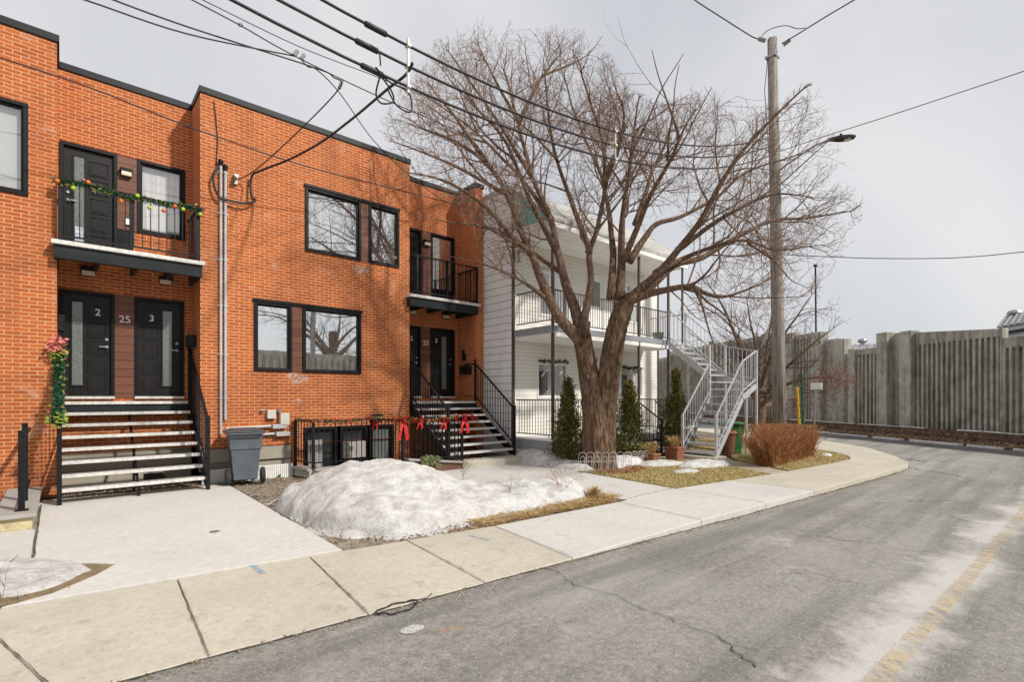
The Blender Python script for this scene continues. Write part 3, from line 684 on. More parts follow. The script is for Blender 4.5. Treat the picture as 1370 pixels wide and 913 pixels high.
# lattice skirt
g=MB()
for k in range(26):
    z=.02
    y=YP+.02+k*.055
    g.beam((XA+.06,y,.0),(XA+.06,y+.28,.30),.012,.02);g.beam((XA+.065,y+.28,.0),(XA+.065,y,.30),.012,.02)
g.box(XA+.09,XA+.1,YP,YW+.3,0,.3);g.build('lattice_skirt',M['white'],bo2)
m=MB();m.box(15.0,15.05,YP-.005,YP+.045,3.36,5.80);m.build('porch_column',M['brownrail'],wh)
for x in (XA+.1,11.48,12.62,14.2):
    m=MB();m.box(x-.03,x+.03,YP-.005,YP+.055,.60,5.74);m.build('porch_column',M['brownrail'],wh)
for (a,b,z0,z1) in ((W1[0],W1[1],1.6,2.62),(Wb[0],Wb[1],1.6,2.62),(W1[0]+.1,W1[1],3.9,5.4),(Wb[0],Wb[1]-.1,4.1,5.4)):
    fo=window(wh,a,b,z0,z1,YW,M['clear'],.05,.02,M['curtain'],mull=M['white'])
    m=MB();m.box((a+b)/2-.02,(a+b)/2+.02,YW-.02,YW+.04,z0+.05,z1-.05);m.build('mullion',M['white'],fo)
    m=MB();m.box(a+.14,a+(b-a)*.40,YW+.10,YW+.118,z0+.05,z1-.25);m.build('dark_opening',M['shade'],fo)
for z0,z1 in ((.65,2.62),(3.45,5.4)):
    m=MB();m.box(12.0,12.75,YW+.0,YW+.05,z0,z1);frame(m,11.96,12.79,z0,z1+.04,YW-.03,YW+.02,.06);do=m.build('door',M['white'],wh,bevel=.004)
    m=MB();m.box(12.16,12.6,YW-.008,YW-.001,z0+1.0,z1-.2);m.build('glass_panel',M['frost'],do)
    m=MB();m.tube([(12.68,YW,z0+.95),(12.68,YW-.05,z0+.95)],.022,8);m.build('handle',M['metal'],do)
q=AY(797.5,487,YW-.03);text('67',.22,q.x,YW-.012,2.70,wh,M['numblk'])
# porch side steps
ps=thing('porch_steps','small dark steps with black rails from the white porch beside the cedar','steps',(12.9,8.2,0))
for k in range(3):
    m=MB();m.box(12.5,13.35,8.52-.24*k-.24,8.52-.24*k,.40-.15*k,.44-.15*k);m.build('tread',M['greyslab'],ps)
for x in (12.48,13.37):
    m=MB();railing(m,(x,8.55,.55),(x,7.8,.05),.95,.11,.013);m.box(x-.02,x+.02,7.76,7.82,0,1.05);m.beam((x,8.55,.42),(x,7.8,-.02),.03,.14);m.build('railing',M['black'],ps)
def swag(px0,px1,py,label):
    a=AY(px0,py,YW-.05);b=AY(px1,py+1,YW-.05);m=MB()
    for i in range(150):
        t=R_();p=a.lerp(b,t)+Vector((0,U(-.03,.0),U(-.03,.03)+.02*math.sin(t*31)));m.leaf(p,(U(-1,1),U(-1,0),U(-1,1)),U(.05,.09),.035)
    m.tube([a,a.lerp(b,.3)+Vector((0,0,.015)),a.lerp(b,.7)-Vector((0,0,.01)),b],.008,4)
    tag(m.build('vine_swag',M['swag'],None),label,'decoration','dark vine swags over the ground floor windows')
swag(720,759,483,'dark leafy swag over the white house window nearest the brick house')
swag(831,858,492,'dark leafy swag over the white house window right of the maple trunk')
pt=MB();pt.lathe([(.13,0),(.17,.24),(.19,.24),(.19,.27)],(13.9,8.8,3.37),16)
pb=tag(pt.build('plant_pot',M['pot'],None,smooth=False),'greenish grey pot standing on the upper white balcony floor','pot')
# ================================================================= WHITE OUTDOOR STAIRS
ws=thing('winding_stairs','white galvanised winding outdoor stairs up to the white house balcony','stairs',(13.4,6.8,0))
X0,X1,Ya,Yb=12.6,14.1,6.3,7.2;XE=15.0
nl=7
def slab(mb,poly,z): mb.prism(poly,z-.035,z)
zz=.2
low=[]
for k in range(nl):
    x=X0+(X1-X0)*k/nl;m=MB();m.box(x-.02,x+.25,Ya,Yb,zz-.04,zz);m.box(x-.025,x-.02,Ya,Yb,zz-.05,zz+.004);m.build('tread',M['offwhite'],ws);low.append((x,zz));zz+=.21
ic=(X1,Yb)
for poly in ([(X1,Yb),(X1,Ya),(X1+.55,Ya)],[(X1,Yb),(X1+.5,Ya),(XE,Ya),(XE,Ya+.45)],[(X1,Yb),(XE,Ya+.38),(XE,Yb)]):
    m=MB();slab(m,poly,zz);m.build('winder_tread',M['offwhite'],ws);zz+=.21
nu=6;zu0=zz
for k in range(nu):
    y=Yb+(8.5-Yb)*k/nu;z=zz+k*(3.36-zz)/nu;m=MB();m.box(X1,XE,y-.02,y+.24,z-.04,z);m.build('tread',M['offwhite'],ws)
m=MB();m.box(14.30,XE,8.5,YW-.1,3.29,3.36);m.build('top_platform',M['offwhite'],ws)
for y in (Ya-.02,Yb+.02):
    m=MB();m.beam((X0-.05,y,.02),(X1+.05,y,1.62),.035,.13);m.build('stringer',M['offwhite'],ws)
for x in (X1-.02,XE+.02):
    m=MB();m.beam((x,Yb,zu0-.12),(x,8.5,3.25),.035,.17);m.build('stringer',M['offwhite'],ws)
m=MB();m.beam((X1,Ya-.02,1.60),(XE,Ya-.02,1.95),.035,.14);m.beam((XE+.02,Ya,1.95),(XE+.02,Yb,2.2),.035,.14);m.build('winder_stringer',M['offwhite'],ws)
def wrail(p,q,h=.92):
    m=MB();railing(m,p,q,h,.125,.013,low=.10,top=(.036,.03));m.build('railing',M['offwhite'],ws)
wrail((X0,Ya-.02,.22),(X1,Ya-.02,1.70));wrail((X0,Yb+.02,.22),(X1-.02,Yb+.02,1.70))
wrail((X1,Ya-.02,1.70),(XE,Ya-.02,2.05));wrail((XE+.02,Ya,2.05),(XE+.02,Yb,2.25));wrail((XE+.02,Yb,2.25),(XE+.02,8.5,3.40));wrail((X1-.02,Yb,2.15),(X1-.02,8.5,3.40));wrail((XE+.02,8.5,3.38),(XE+.02,YW-.2,3.38))
posts(ws,[(X0,Ya-.02,0),(X0,Yb+.02,0)],1.16,.06,M['offwhite'],name='newel_post')
posts(ws,[(X1,Ya-.02,1.5)],1.15,.05,M['offwhite'],name='newel_post');posts(ws,[(X1-.02,Yb+.02,1.2)],1.95,.06,M['offwhite'],name='newel_post')
posts(ws,[(XE+.02,Ya-.02,0)],2.98,.06,M['offwhite'],name='support_post');posts(ws,[(14.35,Ya-.02,0)],1.75,.055,M['offwhite'],name='support_post');posts(ws,[(XE+.02,Yb,0)],3.2,.06,M['offwhite'],name='support_post')
posts(ws,[(X1-.02,8.5,3.2),(XE+.02,8.5,3.2)],1.15,.07,M['offwhite'],name='newel_post')
m=MB();m.prism([(12.3,6.15),(12.95,6.15),(12.95,7.3),(12.3,7.3)],-.03,.10);m.build('concrete_base',M['old_conc'],ws,bevel=.02)
# ================================================================= GROUND
def zroad(x,y):
    t=min(1,max(0,(x-3.2)/4.0));e=-.022-.078*t
    return e-.03*max(0,min(1,(3.6-y)/1.2))*(1-t) -.0
g=MB();nx=150;ny=110
xs=[-10+ i*.22 if i<120 else -10+120*.22+(i-120)*2.2 for i in range(nx)];ys=[-9+j*.2 if j<90 else -9+90*.2+(j-90)*3 for j in range(ny)]
for y in ys:
    for x in xs: g.v.append((x,y,zroad(x,y)+(.006*noise.noise((x*.8,y*.8,0)) if y<3.2 else 0)))
for j in range(ny-1):
    for i in range(nx-1):
        a=j*nx+i;g.f.append((a,a+1,a+nx+1,a+nx));g.mi.append(0)
struct(g.build('road',M['asphalt'],None,smooth=True))
g=MB();g.box(-400,400,-400,400,-.6,-.25);struct(g.build('ground',M['soil'],None))
curb=[(-10,4.35),(-2,3.88),(0,3.77),(.71,3.72),(1.76,3.63),(2.84,3.56),(3.95,3.50),(6.42,3.40),(8.2,3.28),(9.9,3.15),(12,3.0),(14.6,2.84),(15.4,2.83),(16.1,2.98),(17.4,3.5),(19.5,4.6),(22,7),(26,13),(32,22),(45,42)]
block=curb+[(45,60),(-10,60)]
g=MB();g.prism([(p[0],p[1]+.25) for p in block],-.3,-.03);struct(g.build('yard_soil',M['soil'],None))
back=[(-10,6.4),(-2,5.74),(-.5,5.60),(.79,5.45),(1.92,5.31),(2.97,5.16),(4.14,5.0),(6.53,4.84),(8.24,4.86),(9.9,4.62),(11.6,4.38),(14.2,4.15),(15.6,4.1),(16.4,4.35),(17.2,4.9),(18.3,6.2),(20.5,8.8),(24.5,14.6),(30.5,23.5),(43.5,43.5)]
for i in range(len(curb)-1):
    a,b=curb[i],curb[i+1];c,d=back[i+1],back[i];gap=.0035
    ux=Vector((b[0]-a[0],b[1]-a[1],0)).normalized()*gap
    zf=lambda p:-.004 if p[0]>6.3 else -.015
    m=MB();m.prism([(a[0]+ux.x,a[1]+ux.y,zf(a)),(b[0]-ux.x,b[1]-ux.y,zf(b)),(c[0]-ux.x,c[1]-ux.y,.0),(d[0]+ux.x,d[1]+ux.y,.0)],-.25,0)
    mt=M['old_conc'] if (a[0]<3.9 or a[0]>9.8) else M['new_conc']
    struct(m.build('sidewalk',mt,None,bevel=.012 if a[0]<14 else .02))
jm=MB()
for i in range(1,len(curb)-6):
    a=Vector((*curb[i],.004));c=Vector((*back[i],.004))
    if a.x<-3: continue
    d=c-a;s=Vector((-d.y,d.x,0)).normalized();n_=26;pp_=[];ww=[]
    for j in range(n_):
        t=j/(n_-1);pp_.append(a+d*(.02+.97*t)+s*.010*noise.noise((t*9,i,0)));ww.append(.002+.010*max(0,noise.noise((t*14,i,7))))
    L_=[];R2=[]
    for p_,w_ in zip(pp_,ww): L_.append(tuple(p_+s*w_));R2.append(tuple(p_-s*w_))
    for j in range(n_-1): jm.quad(R2[j],R2[j+1],L_[j+1],L_[j])
for (a,c) in (((-.2,6.8),(-.215,10.6)),((2.3,6.4),(2.335,10.5)),((6.53,4.86),(8.22,4.9)),((5.3,9.4),(8.6,9.4)),((6.9,7.1),(8.45,7.15))):
    a=Vector((*a,.011));c=Vector((*c,.011));d=c-a;s=Vector((-d.y,d.x,0)).normalized();pr_=None
    for j in range(40):
        t=j/39;p_=a+d*t+s*.012*noise.noise((t*11,c.x,0));w_=.003+.014*max(0,noise.noise((t*22,c.x,7)))
        if pr_: jm.quad(tuple(pr_[0]-s*pr_[1]),tuple(p_-s*w_),tuple(p_+s*w_),tuple(pr_[0]+s*pr_[1]))
        pr_=(p_,w_)
struct(jm.build('joint_dirt',simple('joint_dirt',(.13,.105,.075),.95,0,.4,30,.2),None))
# driveway, plaza, walk
m=MB();m.prism([(-.21,10.62),(-.2,6.95),(-.12,6.8),(.20,6.55),(.41,6.32),(.25,6.05),(-.05,5.72),(-.35,5.6),(2.26,5.285),(2.34,10.54)],-.25,.008);struct(m.build('driveway',M['drive_conc'],None,bevel=.006))
m=MB();m.prism([(-.5,10.62),(-.22,10.62),(2.34,10.56),(2.2,10.72),(-.5,10.9)],-.25,.012);struct(m.build('threshold_slab',M['old_conc'],None,bevel=.006))
m=MB();m.prism([(-3,9.1),(-.235,8.65),(-.225,7.1),(-3,7.5)],-.25,.004);struct(m.build('path',M['new_conc'],None,bevel=.006))
m=MB();m.prism([(5.3,9.42),(5.3,7.5),(6.45,7.0),(6.75,4.84),(8.22,4.88),(8.50,7.4),(8.85,9.5)],-.25,.005);struct(m.build('path',M['new_conc'],None,bevel=.006))
m=MB();m.prism([(13.0,6.1),(12.6,7.6),(9.6,9.0),(9.6,8.8),(12.2,6.2),(11.3,4.44),(12.0,4.36)],-.25,.003);struct(m.build('path',M['pave'],None,bevel=.006))
m=MB();m.prism([(-.12,6.8),(.20,6.55),(.41,6.32),(.25,6.05),(-.05,5.72),(-.8,5.64),(-.8,7.0)],-.25,-.004);struct(m.build('damp_mud',M['mud'],None))
m=MB();m.prism([(3.9,10.5),(5.2,10.5),(5.4,9.55),(6.6,9.55),(6.6,11.15),(3.9,11.15)],-.25,-.01);struct(m.build('basement_floor',M['found'],None))
# drain on the driveway, plaza drain
m=MB();p=G(287,713);m.lathe([(.055,0),(.055,.006)],(p.x,p.y,.008),16);tag(m.build('drain_cover',M['metal'],None),'tiny round drain cover set in the pale driveway','drain')
# lawns
def inpoly(x,y,P):
    c=False;n=len(P)
    for i in range(n):
        x1,y1=P[i][0],P[i][1];x2,y2=P[i-1][0],P[i-1][1]
        if (y1>y)!=(y2>y) and x<(x2-x1)*(y-y1)/(y2-y1)+x1:c=not c
    return c
def scatter(P,n,fn):
    xs=[p[0] for p in P];ys=[p[1] for p in P];k=0
    while k<n:
        x=U(min(xs),max(xs));y=U(min(ys),max(ys))
        if inpoly(x,y,P): fn(x,y);k+=1
lawn1=[(8.26,4.92),(8.9,4.80),(9.9,4.66),(11.2,4.46),(12.1,6.2),(11.9,6.9),(11.2,7.8),(9.6,8.75),(8.7,8.6),(8.55,7.4)]
lawn2=[(12.1,4.37),(14.2,4.18),(15.5,4.13),(16.3,4.4),(17.1,5.0),(18.2,6.3),(19.5,9.5),(16,9.8),(15.2,7.4),(13.1,6.0)]
for L in (lawn1,lawn2):
    m=MB();m.prism(L,-.2,.012);struct(m.build('lawn',M['turf'],None))
m=MB()
def blade(x,y):
    h=U(.01,.05);a=U(0,6.28);lean=U(.02,.08);w_=.006
    dx,dy=math.cos(a),math.sin(a)
    m.add([(x-dy*w_,y+dx*w_,.01),(x+dy*w_,y-dx*w_,.01),(x+dx*lean,y+dy*lean,.01+h)],[(0,1,2)])
scatter(lawn1,16000,blade);scatter(lawn2,11000,blade)
def grow(P,k):
    cx=sum(p[0] for p in P)/len(P);cy=sum(p[1] for p in P)/len(P);return [(cx+(p[0]-cx)*k,cy+(p[1]-cy)*k) for p in P]
scatter(grow(lawn1,1.035),4500,blade);scatter(grow(lawn2,1.03),4000,blade)
stuff(m.build('grass',M['grass'],None),'short straw coloured dormant grass beside the sidewalk','grass')
# soil patch by the snow: litter + gravel + straw edge
patch=[(2.36,10.5),(2.30,5.33),(3.0,5.2),(4.1,5.04),(6.5,4.88),(6.75,5.0),(6.5,6.6),(5.3,7.4),(5.3,9.3),(3.7,10.4),(3.4,11.0),(2.3,10.95)]
m=MB()
def chip(x,y,s=1,z=-.028):
    a=U(0,6.28);r=U(.006,.02)*s;h=U(.004,.016)*s
    m.add([(x+r*math.cos(a),y+r*math.sin(a),z),(x+r*math.cos(a+2.1),y+r*math.sin(a+2.1),z),(x+r*math.cos(a+4.2),y+r*math.sin(a+4.2),z),(x+U(-.3,.3)*r,y+U(-.3,.3)*r,z+h)],[(0,1,3),(1,2,3),(2,0,3)])
scatter(patch,14000,chip)
edge=[(2.28,5.33),(2.95,5.19),(4.1,5.03),(4.1,5.3),(2.9,5.75),(2.4,6.6)]
scatter(edge,5000,chip)
stuff(m.build('gravel',M['gravel'],None),'small gravel chips on bare soil around the snow heap','gravel')
m=MB()
def lit(x,y): m.leaf((x,y,U(-.03,-.005)),(U(-1,1),U(-1,1),U(-.1,.5)),U(.02,.06),U(.008,.03))
scatter(patch,12000,lit)
under=[(-.2,10.75),(2.3,10.7),(2.3,11.15),(2.0,12.0),(-.03,12.0)];scatter(under,2500,lit)
scatter([(6.7,9.95),(8.8,9.95),(8.8,12),(6.7,12)],1600,lit);scatter([(-1.5,5.66),(-.1,5.66),(.1,5.8),(-.4,5.9),(-1.5,6.0)],500,lit)
stuff(m.build('leaf_litter',M['litter'],None),'dry brown leaf litter under the stairs and by the snow','leaf litter')
m=MB()
strip=[(4.0,5.04),(6.5,4.9),(6.95,5.1),(6.75,5.75),(6.3,5.45),(5.2,5.32),(4.0,5.42)]
def straw(x,y):
    a=U(0,6.28);L=U(.04,.13);m.leaf((x,y,U(-.02,.03)),(math.cos(a),math.sin(a),U(-.1,.5)),L,.006)
scatter(strip,5500,straw)
scatter([(12.2,4.5),(16,4.4),(16.3,5.6),(12.0,5.6)],2500,straw)
stuff(m.build('straw',M['drygrass'],None),'flattened dry straw along the snow edge and hedge foot','straw')
# ================================================================= SNOW
def heap(name,x0,x1,y0,y1,hf,label,cat='snow heap',res=.045,group=None,amp=.05):
    nx=int((x1-x0)/res)+1;ny=int((y1-y0)/res)+1;m=MB()
    idx={}
    H={}
    for j in range(ny):
        for i in range(nx):
            x=x0+i*res;y=y0+j*res
            h=hf(x,y)
            if h>-.03:
                nz=noise.fractal((x*2.6,y*2.6,3.1),1.0,2.1,6)*amp*(1 if h>.1 else .35)+noise.noise((x*1.1,y*1.1,9))*amp*.9*min(1,max(0,h)*3)
                rd=-abs(noise.noise((x*1.6+5,y*2.4,1.5)))*amp*.8*min(1,max(0,h)*3)
                h=h+nz+rd
            H[i,j]=max(h,-.06)
    for j in range(ny-1):
        for i in range(nx-1):
            q=[(i,j),(i+1,j),(i+1,j+1),(i,j+1)]
            if max(H[a] for a in q)<=-.035: continue
            f=[]
            for a in q:
                if a not in idx:
                    idx[a]=len(m.v);m.v.append((x0+a[0]*res,y0+a[1]*res,H[a]))
                f.append(idx[a])
            m.f.append(tuple(f));m.mi.append(0)
    o=m.build(name,M['snow'],None,smooth=True);tag(o,label,cat,group);return o
def blob(x,y,cx,cy,rx,ry,h,p=1.0,ang=0):
    dx,dy=x-cx,y-cy;c,s=math.cos(ang),math.sin(ang);u=(dx*c+dy*s)/rx;v=(-dx*s+dy*c)/ry;d=u*u+v*v
    if d<1: return h*(1-d)**p
    return -.08*(d-1)
def mainsnow(x,y):
    es=[blob(x,y,3.7,7.35,1.4,1.6,.62,.5,.0),blob(x,y,3.25,6.5,.85,1.15,.45,.5,.2),blob(x,y,4.15,6.4,1.4,1.0,.33,.42,0),blob(x,y,5.2,6.25,1.3,.85,.27,.5,-.15),blob(x,y,6.1,5.92,.72,.58,.27,.42,.2)]
    e=max(es);k=sum(math.exp(26*(v-e)) for v in es)
    return e+(math.log(k)/26 if e>.03 else 0)
heap('snow_heap',2.3,7.1,4.9,10.0,mainsnow,'large dirty white snow heap between the driveway and the path',res=.03,amp=.065)
heap('snow_heap',2.35,3.3,5.3,6.3,lambda x,y:blob(x,y,2.72,5.86,.22,.2,.06,.5),'tiny snow lump at the foot of the large snow heap by the driveway',res=.03,amp=.02)
heap('snow_heap',8.2,9.6,6.9,10.0,lambda x,y:max(blob(x,y,8.88,9.1,.42,1.0,.34,.6,-.1),blob(x,y,8.78,8.15,.32,1.0,.20,.6)),'snow bank in front of the white porch lattice',res=.04)
heap('snow_heap',8.85,12.2,5.9,8.3,lambda x,y:max(blob(x,y,10.0,7.35,.85,.42,.26,.6,.1),blob(x,y,10.75,6.75,.75,.33,.12,.6,-.5)),'long snow strip right of the maple trunk on the lawn',res=.04)
heap('snow_heap',10.3,12.5,5.1,6.9,lambda x,y:blob(x,y,11.35,5.95,.75,.32,.17,.5,-.35),'white snow lump on the lawn near the path to the white stairs',res=.03)
heap('snow_heap',9.4,11.0,5.0,6.6,lambda x,y:blob(x,y,10.2,5.75,.36,.2,.07,.5,-.3),'smallest thin snow patch in the straw lawn',res=.03,amp=.03)
heap('snow_heap',-2.6,.5,5.5,7.6,lambda x,y:max(blob(x,y,-.85,6.5,.9,.72,.10,.4),blob(x,y,-.28,6.38,.46,.48,.06,.4))+.035*noise.noise((x*5,y*5,0)),'flat melting snow sheet at the lower left by the mud',res=.04,amp=.03)
heap('snow_heap',14.9,16.5,4.0,5.0,lambda x,y:blob(x,y,15.9,4.75,.22,.14,.08,.5),'little snow remnant at the right end of the hedge',res=.03,amp=.02)
# ================================================================= TREES
def rv(s=1): return Vector((U(-s,s),U(-s,s),U(-s,s)))
def smooth_path(pts,k=4):
    out=[];n=len(pts)
    for i in range(n-1):
        p0=pts[max(i-1,0)];p1=pts[i];p2=pts[i+1];p3=pts[min(i+2,n-1)]
        for j in range(k):
            t=j/k;out.append(.5*((2*p1)+(p2-p0)*t+(2*p0-5*p1+4*p2-p3)*t*t+(3*p1-p0-3*p2+p3)*t**3))
    out.append(pts[-1]);return out
ENV=None
def outside(q):
    if ENV is None: return False
    t_=depth(q);return not inpoly(CX+FL*(q.x*RT[0]+q.y*RT[1])/t_,HY-FL*(q.z-HC)/t_,ENV)
def sprout(mb,p,d,L,r,lvl,maxl,up,dens,cen):
    if ENV is not None:
        if outside(p+d*L):
            L*=.5
            if outside(p+d*L): L*=.5
            if outside(p): return
    n=4 if lvl==1 else 3 if lvl<maxl else 2
    pts=[p];q=p.copy();dd=d.copy()
    for i in range(n):
        dd=(dd+rv(.30)+Vector((0,0,up*.20))).normalized();q=q+dd*(L/n);pts.append(q)
    rr=[r*(1-.75*i/n) for i in range(n+1)]
    mb.tube(pts,rr,4 if lvl==1 else 3,False)
    if lvl>=maxl: return
    m=max(2,int(L*dens[lvl]))
    for k in range(m):
        t=(.22+.78*(k+R_())/m);i=min(n-1,int(t*n));a=pts[i].lerp(pts[i+1],t*n-i)
        ax=(pts[i+1]-pts[i]).normalized();side=ax.cross(rv()).normalized()
        nd=(ax*.7+side*U(.7,1.3)+Vector((0,0,up*.1))+(a-cen).normalized()*.2).normalized()
        sprout(mb,a,nd,L*U(.34,.62)*(1.15-.5*t),max(.0040,r*(1-.7*t)*.6),lvl+1,maxl,up,dens,cen)
def limb_tree(root,guides,radii,cen,spread,dens,minr,matL,matT,first=.35,L1=(1.1,1.9),skip=.33):
    lm=MB();cm=MB()
    for gi,g_ in enumerate(guides):
        pts=smooth_path([Vector(p) for p in g_],4);n=len(pts)
        r0,r1=radii[gi]
        rr=[(r0*1.0+(r1*.55-r0*1.0)*(i/(n-1))**.62)*(1+.10*noise.noise((i*.7,gi,0))) for i in range(n)]
        pts=[p+Vector((noise.noise((p.z*1.3,gi*3.1,0)),noise.noise((p.x*1.3,gi*3.1,5)),0))*min(.09,.6*rr[i]+.06)*(0 if i==0 else 1) for i,p in enumerate(pts)]
        lm.tube(pts,rr,10 if r0>.12 else 7,True)
        tot=sum((pts[i+1]-pts[i]).length for i in range(n-1));acc=0
        for i in range(n-1):
            seg=(pts[i+1]-pts[i]);L=seg.length;k=L*dens[0];k=int(k)+(1 if R_()<k-int(k) else 0);t0=acc/tot
            for _ in range(k):
                u=R_();t=(acc+u*L)/tot
                if t<skip: continue
                a=pts[i].lerp(pts[i+1],u);ax=seg.normalized();side=ax.cross(rv()).normalized()
                out=(a-cen);out.z*=.6
                d=(ax*.55+side*U(.8,1.4)+Vector((0,0,.12))+out.normalized()*.25).normalized()
                LL=U(*L1)*(1.15-.55*t)
                sprout(cm,a,d,LL,max(.005,min(rr[i]*.5,.017*LL/1.2)),1,3,spread,dens,cen)
            acc+=L
        # leader tip keeps dividing
        for _ in range(3):
            sprout(cm,pts[-1],((pts[-1]-pts[-2]).normalized()+rv(.7)).normalized(),L1[0]*.55,r1*.5,1,3,spread,dens,cen)
    lm.build('limbs',matL,root,smooth=True);cm.build('crown',matT,root)
T0=11.6
ENV=[(508,150),(516,205),(548,240),(600,275),(640,310),(668,372),(760,400),(900,440),(1000,440),(1100,400),(1130,350),(1158,285),(1130,215),(1122,170),(1095,105),(1065,118),(1030,140),(1000,140),(960,122),(935,112),(905,128),(875,135),(845,118),(825,80),(800,48),(770,26),(735,30),(700,42),(672,18),(640,22),(610,42),(580,50),(560,85),(535,110)]
tree=thing('maple_tree','large bare maple with forked furrowed trunk in front of the white house','tree',tuple(AT(800,628,T0)))
def ATs(lst): return [AT(x,y,t) for x,y,t in lst]
tm=MB()
def bigtrunk(mb,pts,rad,n=80,seed=0):
    n=80;pts=smooth_path(pts,16);k=len(pts);b=len(mb.v)
    rad_=[]
    for i in range(k):
        f=i/(k-1)*(len(rad)-1);j=min(int(f),len(rad)-2);rad_.append(rad[j]+(rad[j+1]-rad[j])*(f-j))
    for i,p in enumerate(pts):
        d=(pts[min(i+1,k-1)]-pts[max(i-1,0)]).normalized();a=d.cross(Vector((0,1,0))).normalized();c=d.cross(a)
        for j in range(n):
            t=2*math.pi*j/n;rr=rad_[i]*(1+.10*noise.noise((math.cos(t)*2.2+seed,math.sin(t)*2.2,p.z*.5))+.06-.22*abs(noise.noise((math.cos(t)*6+.3*p.z,math.sin(t)*6,p.z*1.5+seed)))-.06*abs(noise.noise((math.cos(t)*14,math.sin(t)*14,p.z*5))))
            q=p+(a*math.cos(t)+c*math.sin(t))*rr;mb.v.append(tuple(q))
    for i in range(k-1):
        for j in range(n):
            j2=(j+1)%n;mb.f.append((b+i*n+j,b+i*n+j2,b+(i+1)*n+j2,b+(i+1)*n+j));mb.mi.append(0)
bigtrunk(tm,ATs([(803,640,T0),(802,620,T0),(799,585,T0),(797,555,T0),(791,520,T0),(784,482,T0),(779,455,T0),(776,440,T0)]),[.47,.385,.335,.295,.235,.20,.195,.18])
bigtrunk(tm,ATs([(807,610,T0+.05),(808,565,T0+.05),(811,530,T0),(816,490,T0-.05),(822,454,T0-.1),(830,425,T0-.1),(838,405,T0-.1)]),[.28,.27,.25,.235,.225,.22,.18],28,4)
tm.tube(ATs([(783,450,T0-.2),(785,430,T0-.24)]),[.10,.085],12);tm.ball(tuple(AT(818,472,T0-.30)),.085,12,8);tm.ball(tuple(AT(786,505,T0-.24)),.07,12,8)
tm.build('trunk',M['bark'],tree,smooth=True)
Gd=[];Rd=[]
def gl(r0,r1,*pts): Gd.append(ATs(pts));Rd.append((r0,r1))
gl(.17,.035,(778,458,T0),(757,435,T0-.1),(735,402,T0-.2),(721,372,T0-.3),(711,340,T0-.4),(694,300,T0-.5),(678,259,T0-.7),(650,218,T0-.9),(610,190,T0-1.1),(565,172,T0-1.3))
gl(.16,.03,(777,455,T0),(768,411,T0+.1),(754,368,T0+.2),(745,335,T0+.3),(735,290,T0+.5),(711,235,T0+.7),(694,165,T0+.9),(683,125,T0+1.1),(674,92,T0+1.2))
gl(.12,.03,(780,450,T0),(785,410,T0-.1),(788,368,T0-.2),(788,336,T0-.3),(800,300,T0-.5),(808,250,T0-.8),(806,185,T0-1.1),(790,130,T0-1.3),(777,98,T0-1.5))
gl(.09,.02,(788,338,T0-.3),(776,305,T0-.5),(762,262,T0-.9),(742,200,T0-1.3),(735,140,T0-1.6),(728,95,T0-1.8))
gl(.11,.02,(817,400,T0),(818,340,T0+.2),(816,290,T0+.4),(806,240,T0+.8),(780,180,T0+1.2),(762,130,T0+1.5),(750,88,T0+1.6))
gl(.13,.025,(831,400,T0),(833,340,T0+.1),(836,290,T0),(842,230,T0-.2),(850,180,T0-.3),(858,130,T0-.4))
gl(.14,.03,(838,405,T0-.1),(856,385,T0-.2),(876,366,T0-.4),(905,335,T0-.6),(934,298,T0-.9),(962,245,T0-1.1),(993,200,T0-1.3),(1030,160,T0-1.5),(1075,118,T0-1.6))
gl(.14,.03,(840,400,T0-.1),(864,388,T0),(900,355,T0+.1),(938,345,T0+.3),(985,318,T0+.5),(1031,296,T0+.7),(1080,292,T0+.9),(1140,282,T0+1))
gl(.13,.03,(842,402,T0-.1),(865,394,T0-.3),(890,388,T0-.6),(923,383,T0-.9),(945,393,T0-1.1),(969,397,T0-1.2),(1010,383,T0-1.3))
gl(.10,.02,(842,350,T0),(862,320,T0+.2),(880,300,T0+.4),(913,290,T0+.6),(960,262,T0+.8),(1000,230,T0+1),(1043,215,T0+1.2),(1090,200,T0+1.3))
gl(.09,.02,(833,350,T0),(853,300,T0-.4),(875,250,T0-.8),(898,205,T0-1.1),(915,172,T0-1.3),(928,150,T0-1.35))
gl(.09,.02,(745,335,T0+.3),(720,290,T0),(700,245,T0-.4),(670,180,T0-.9),(640,145,T0-1.2),(616,112,T0-1.3))
gl(.08,.02,(711,340,T0-.4),(685,315,T0-.8),(655,285,T0-1.2),(620,255,T0-1.5),(580,238,T0-1.7),(545,232,T0-1.8))
gl(.08,.02,(754,368,T0+.2),(720,345,T0+.8),(690,322,T0+1.3),(655,305,T0+1.6),(640,330,T0+1.7))
gl(.07,.02,(735,290,T0+.5),(700,240,T0+1),(650,190,T0+1.5),(600,150,T0+1.8),(560,120,T0+2))
gl(.07,.02,(735,402,T0-.2),(705,382,T0-.6),(690,372,T0-.9),(672,362,T0-1.2))
gl(.08,.02,(876,366,T0-.4),(920,345,T0+.0),(960,330,T0-.8),(1000,322,T0-1.2),(1040,335,T0-1.3),(1085,330,T0-1.4))
gl(.08,.02,(850,300,T0),(868,240,T0+.6),(890,190,T0+1.0),(905,150,T0+1.2))
gl(.07,.02,(808,250,T0-.8),(830,190,T0-1.3),(835,150,T0-1.5),(825,122,T0-1.7))
gl(.07,.02,(694,165,T0+.9),(720,110,T0+1),(735,90,T0+1.2),(748,75,T0+1.2))
gl(.07,.02,(711,235,T0+.7),(670,170,T0+.2),(630,110,T0-.2),(600,70,T0-.4))
gl(.07,.02,(650,218,T0-.9),(610,160,T0-.5),(575,115,T0-.3))
gl(.06,.02,(694,165,T0+.9),(665,110,T0+.5),(640,60,T0+.3))
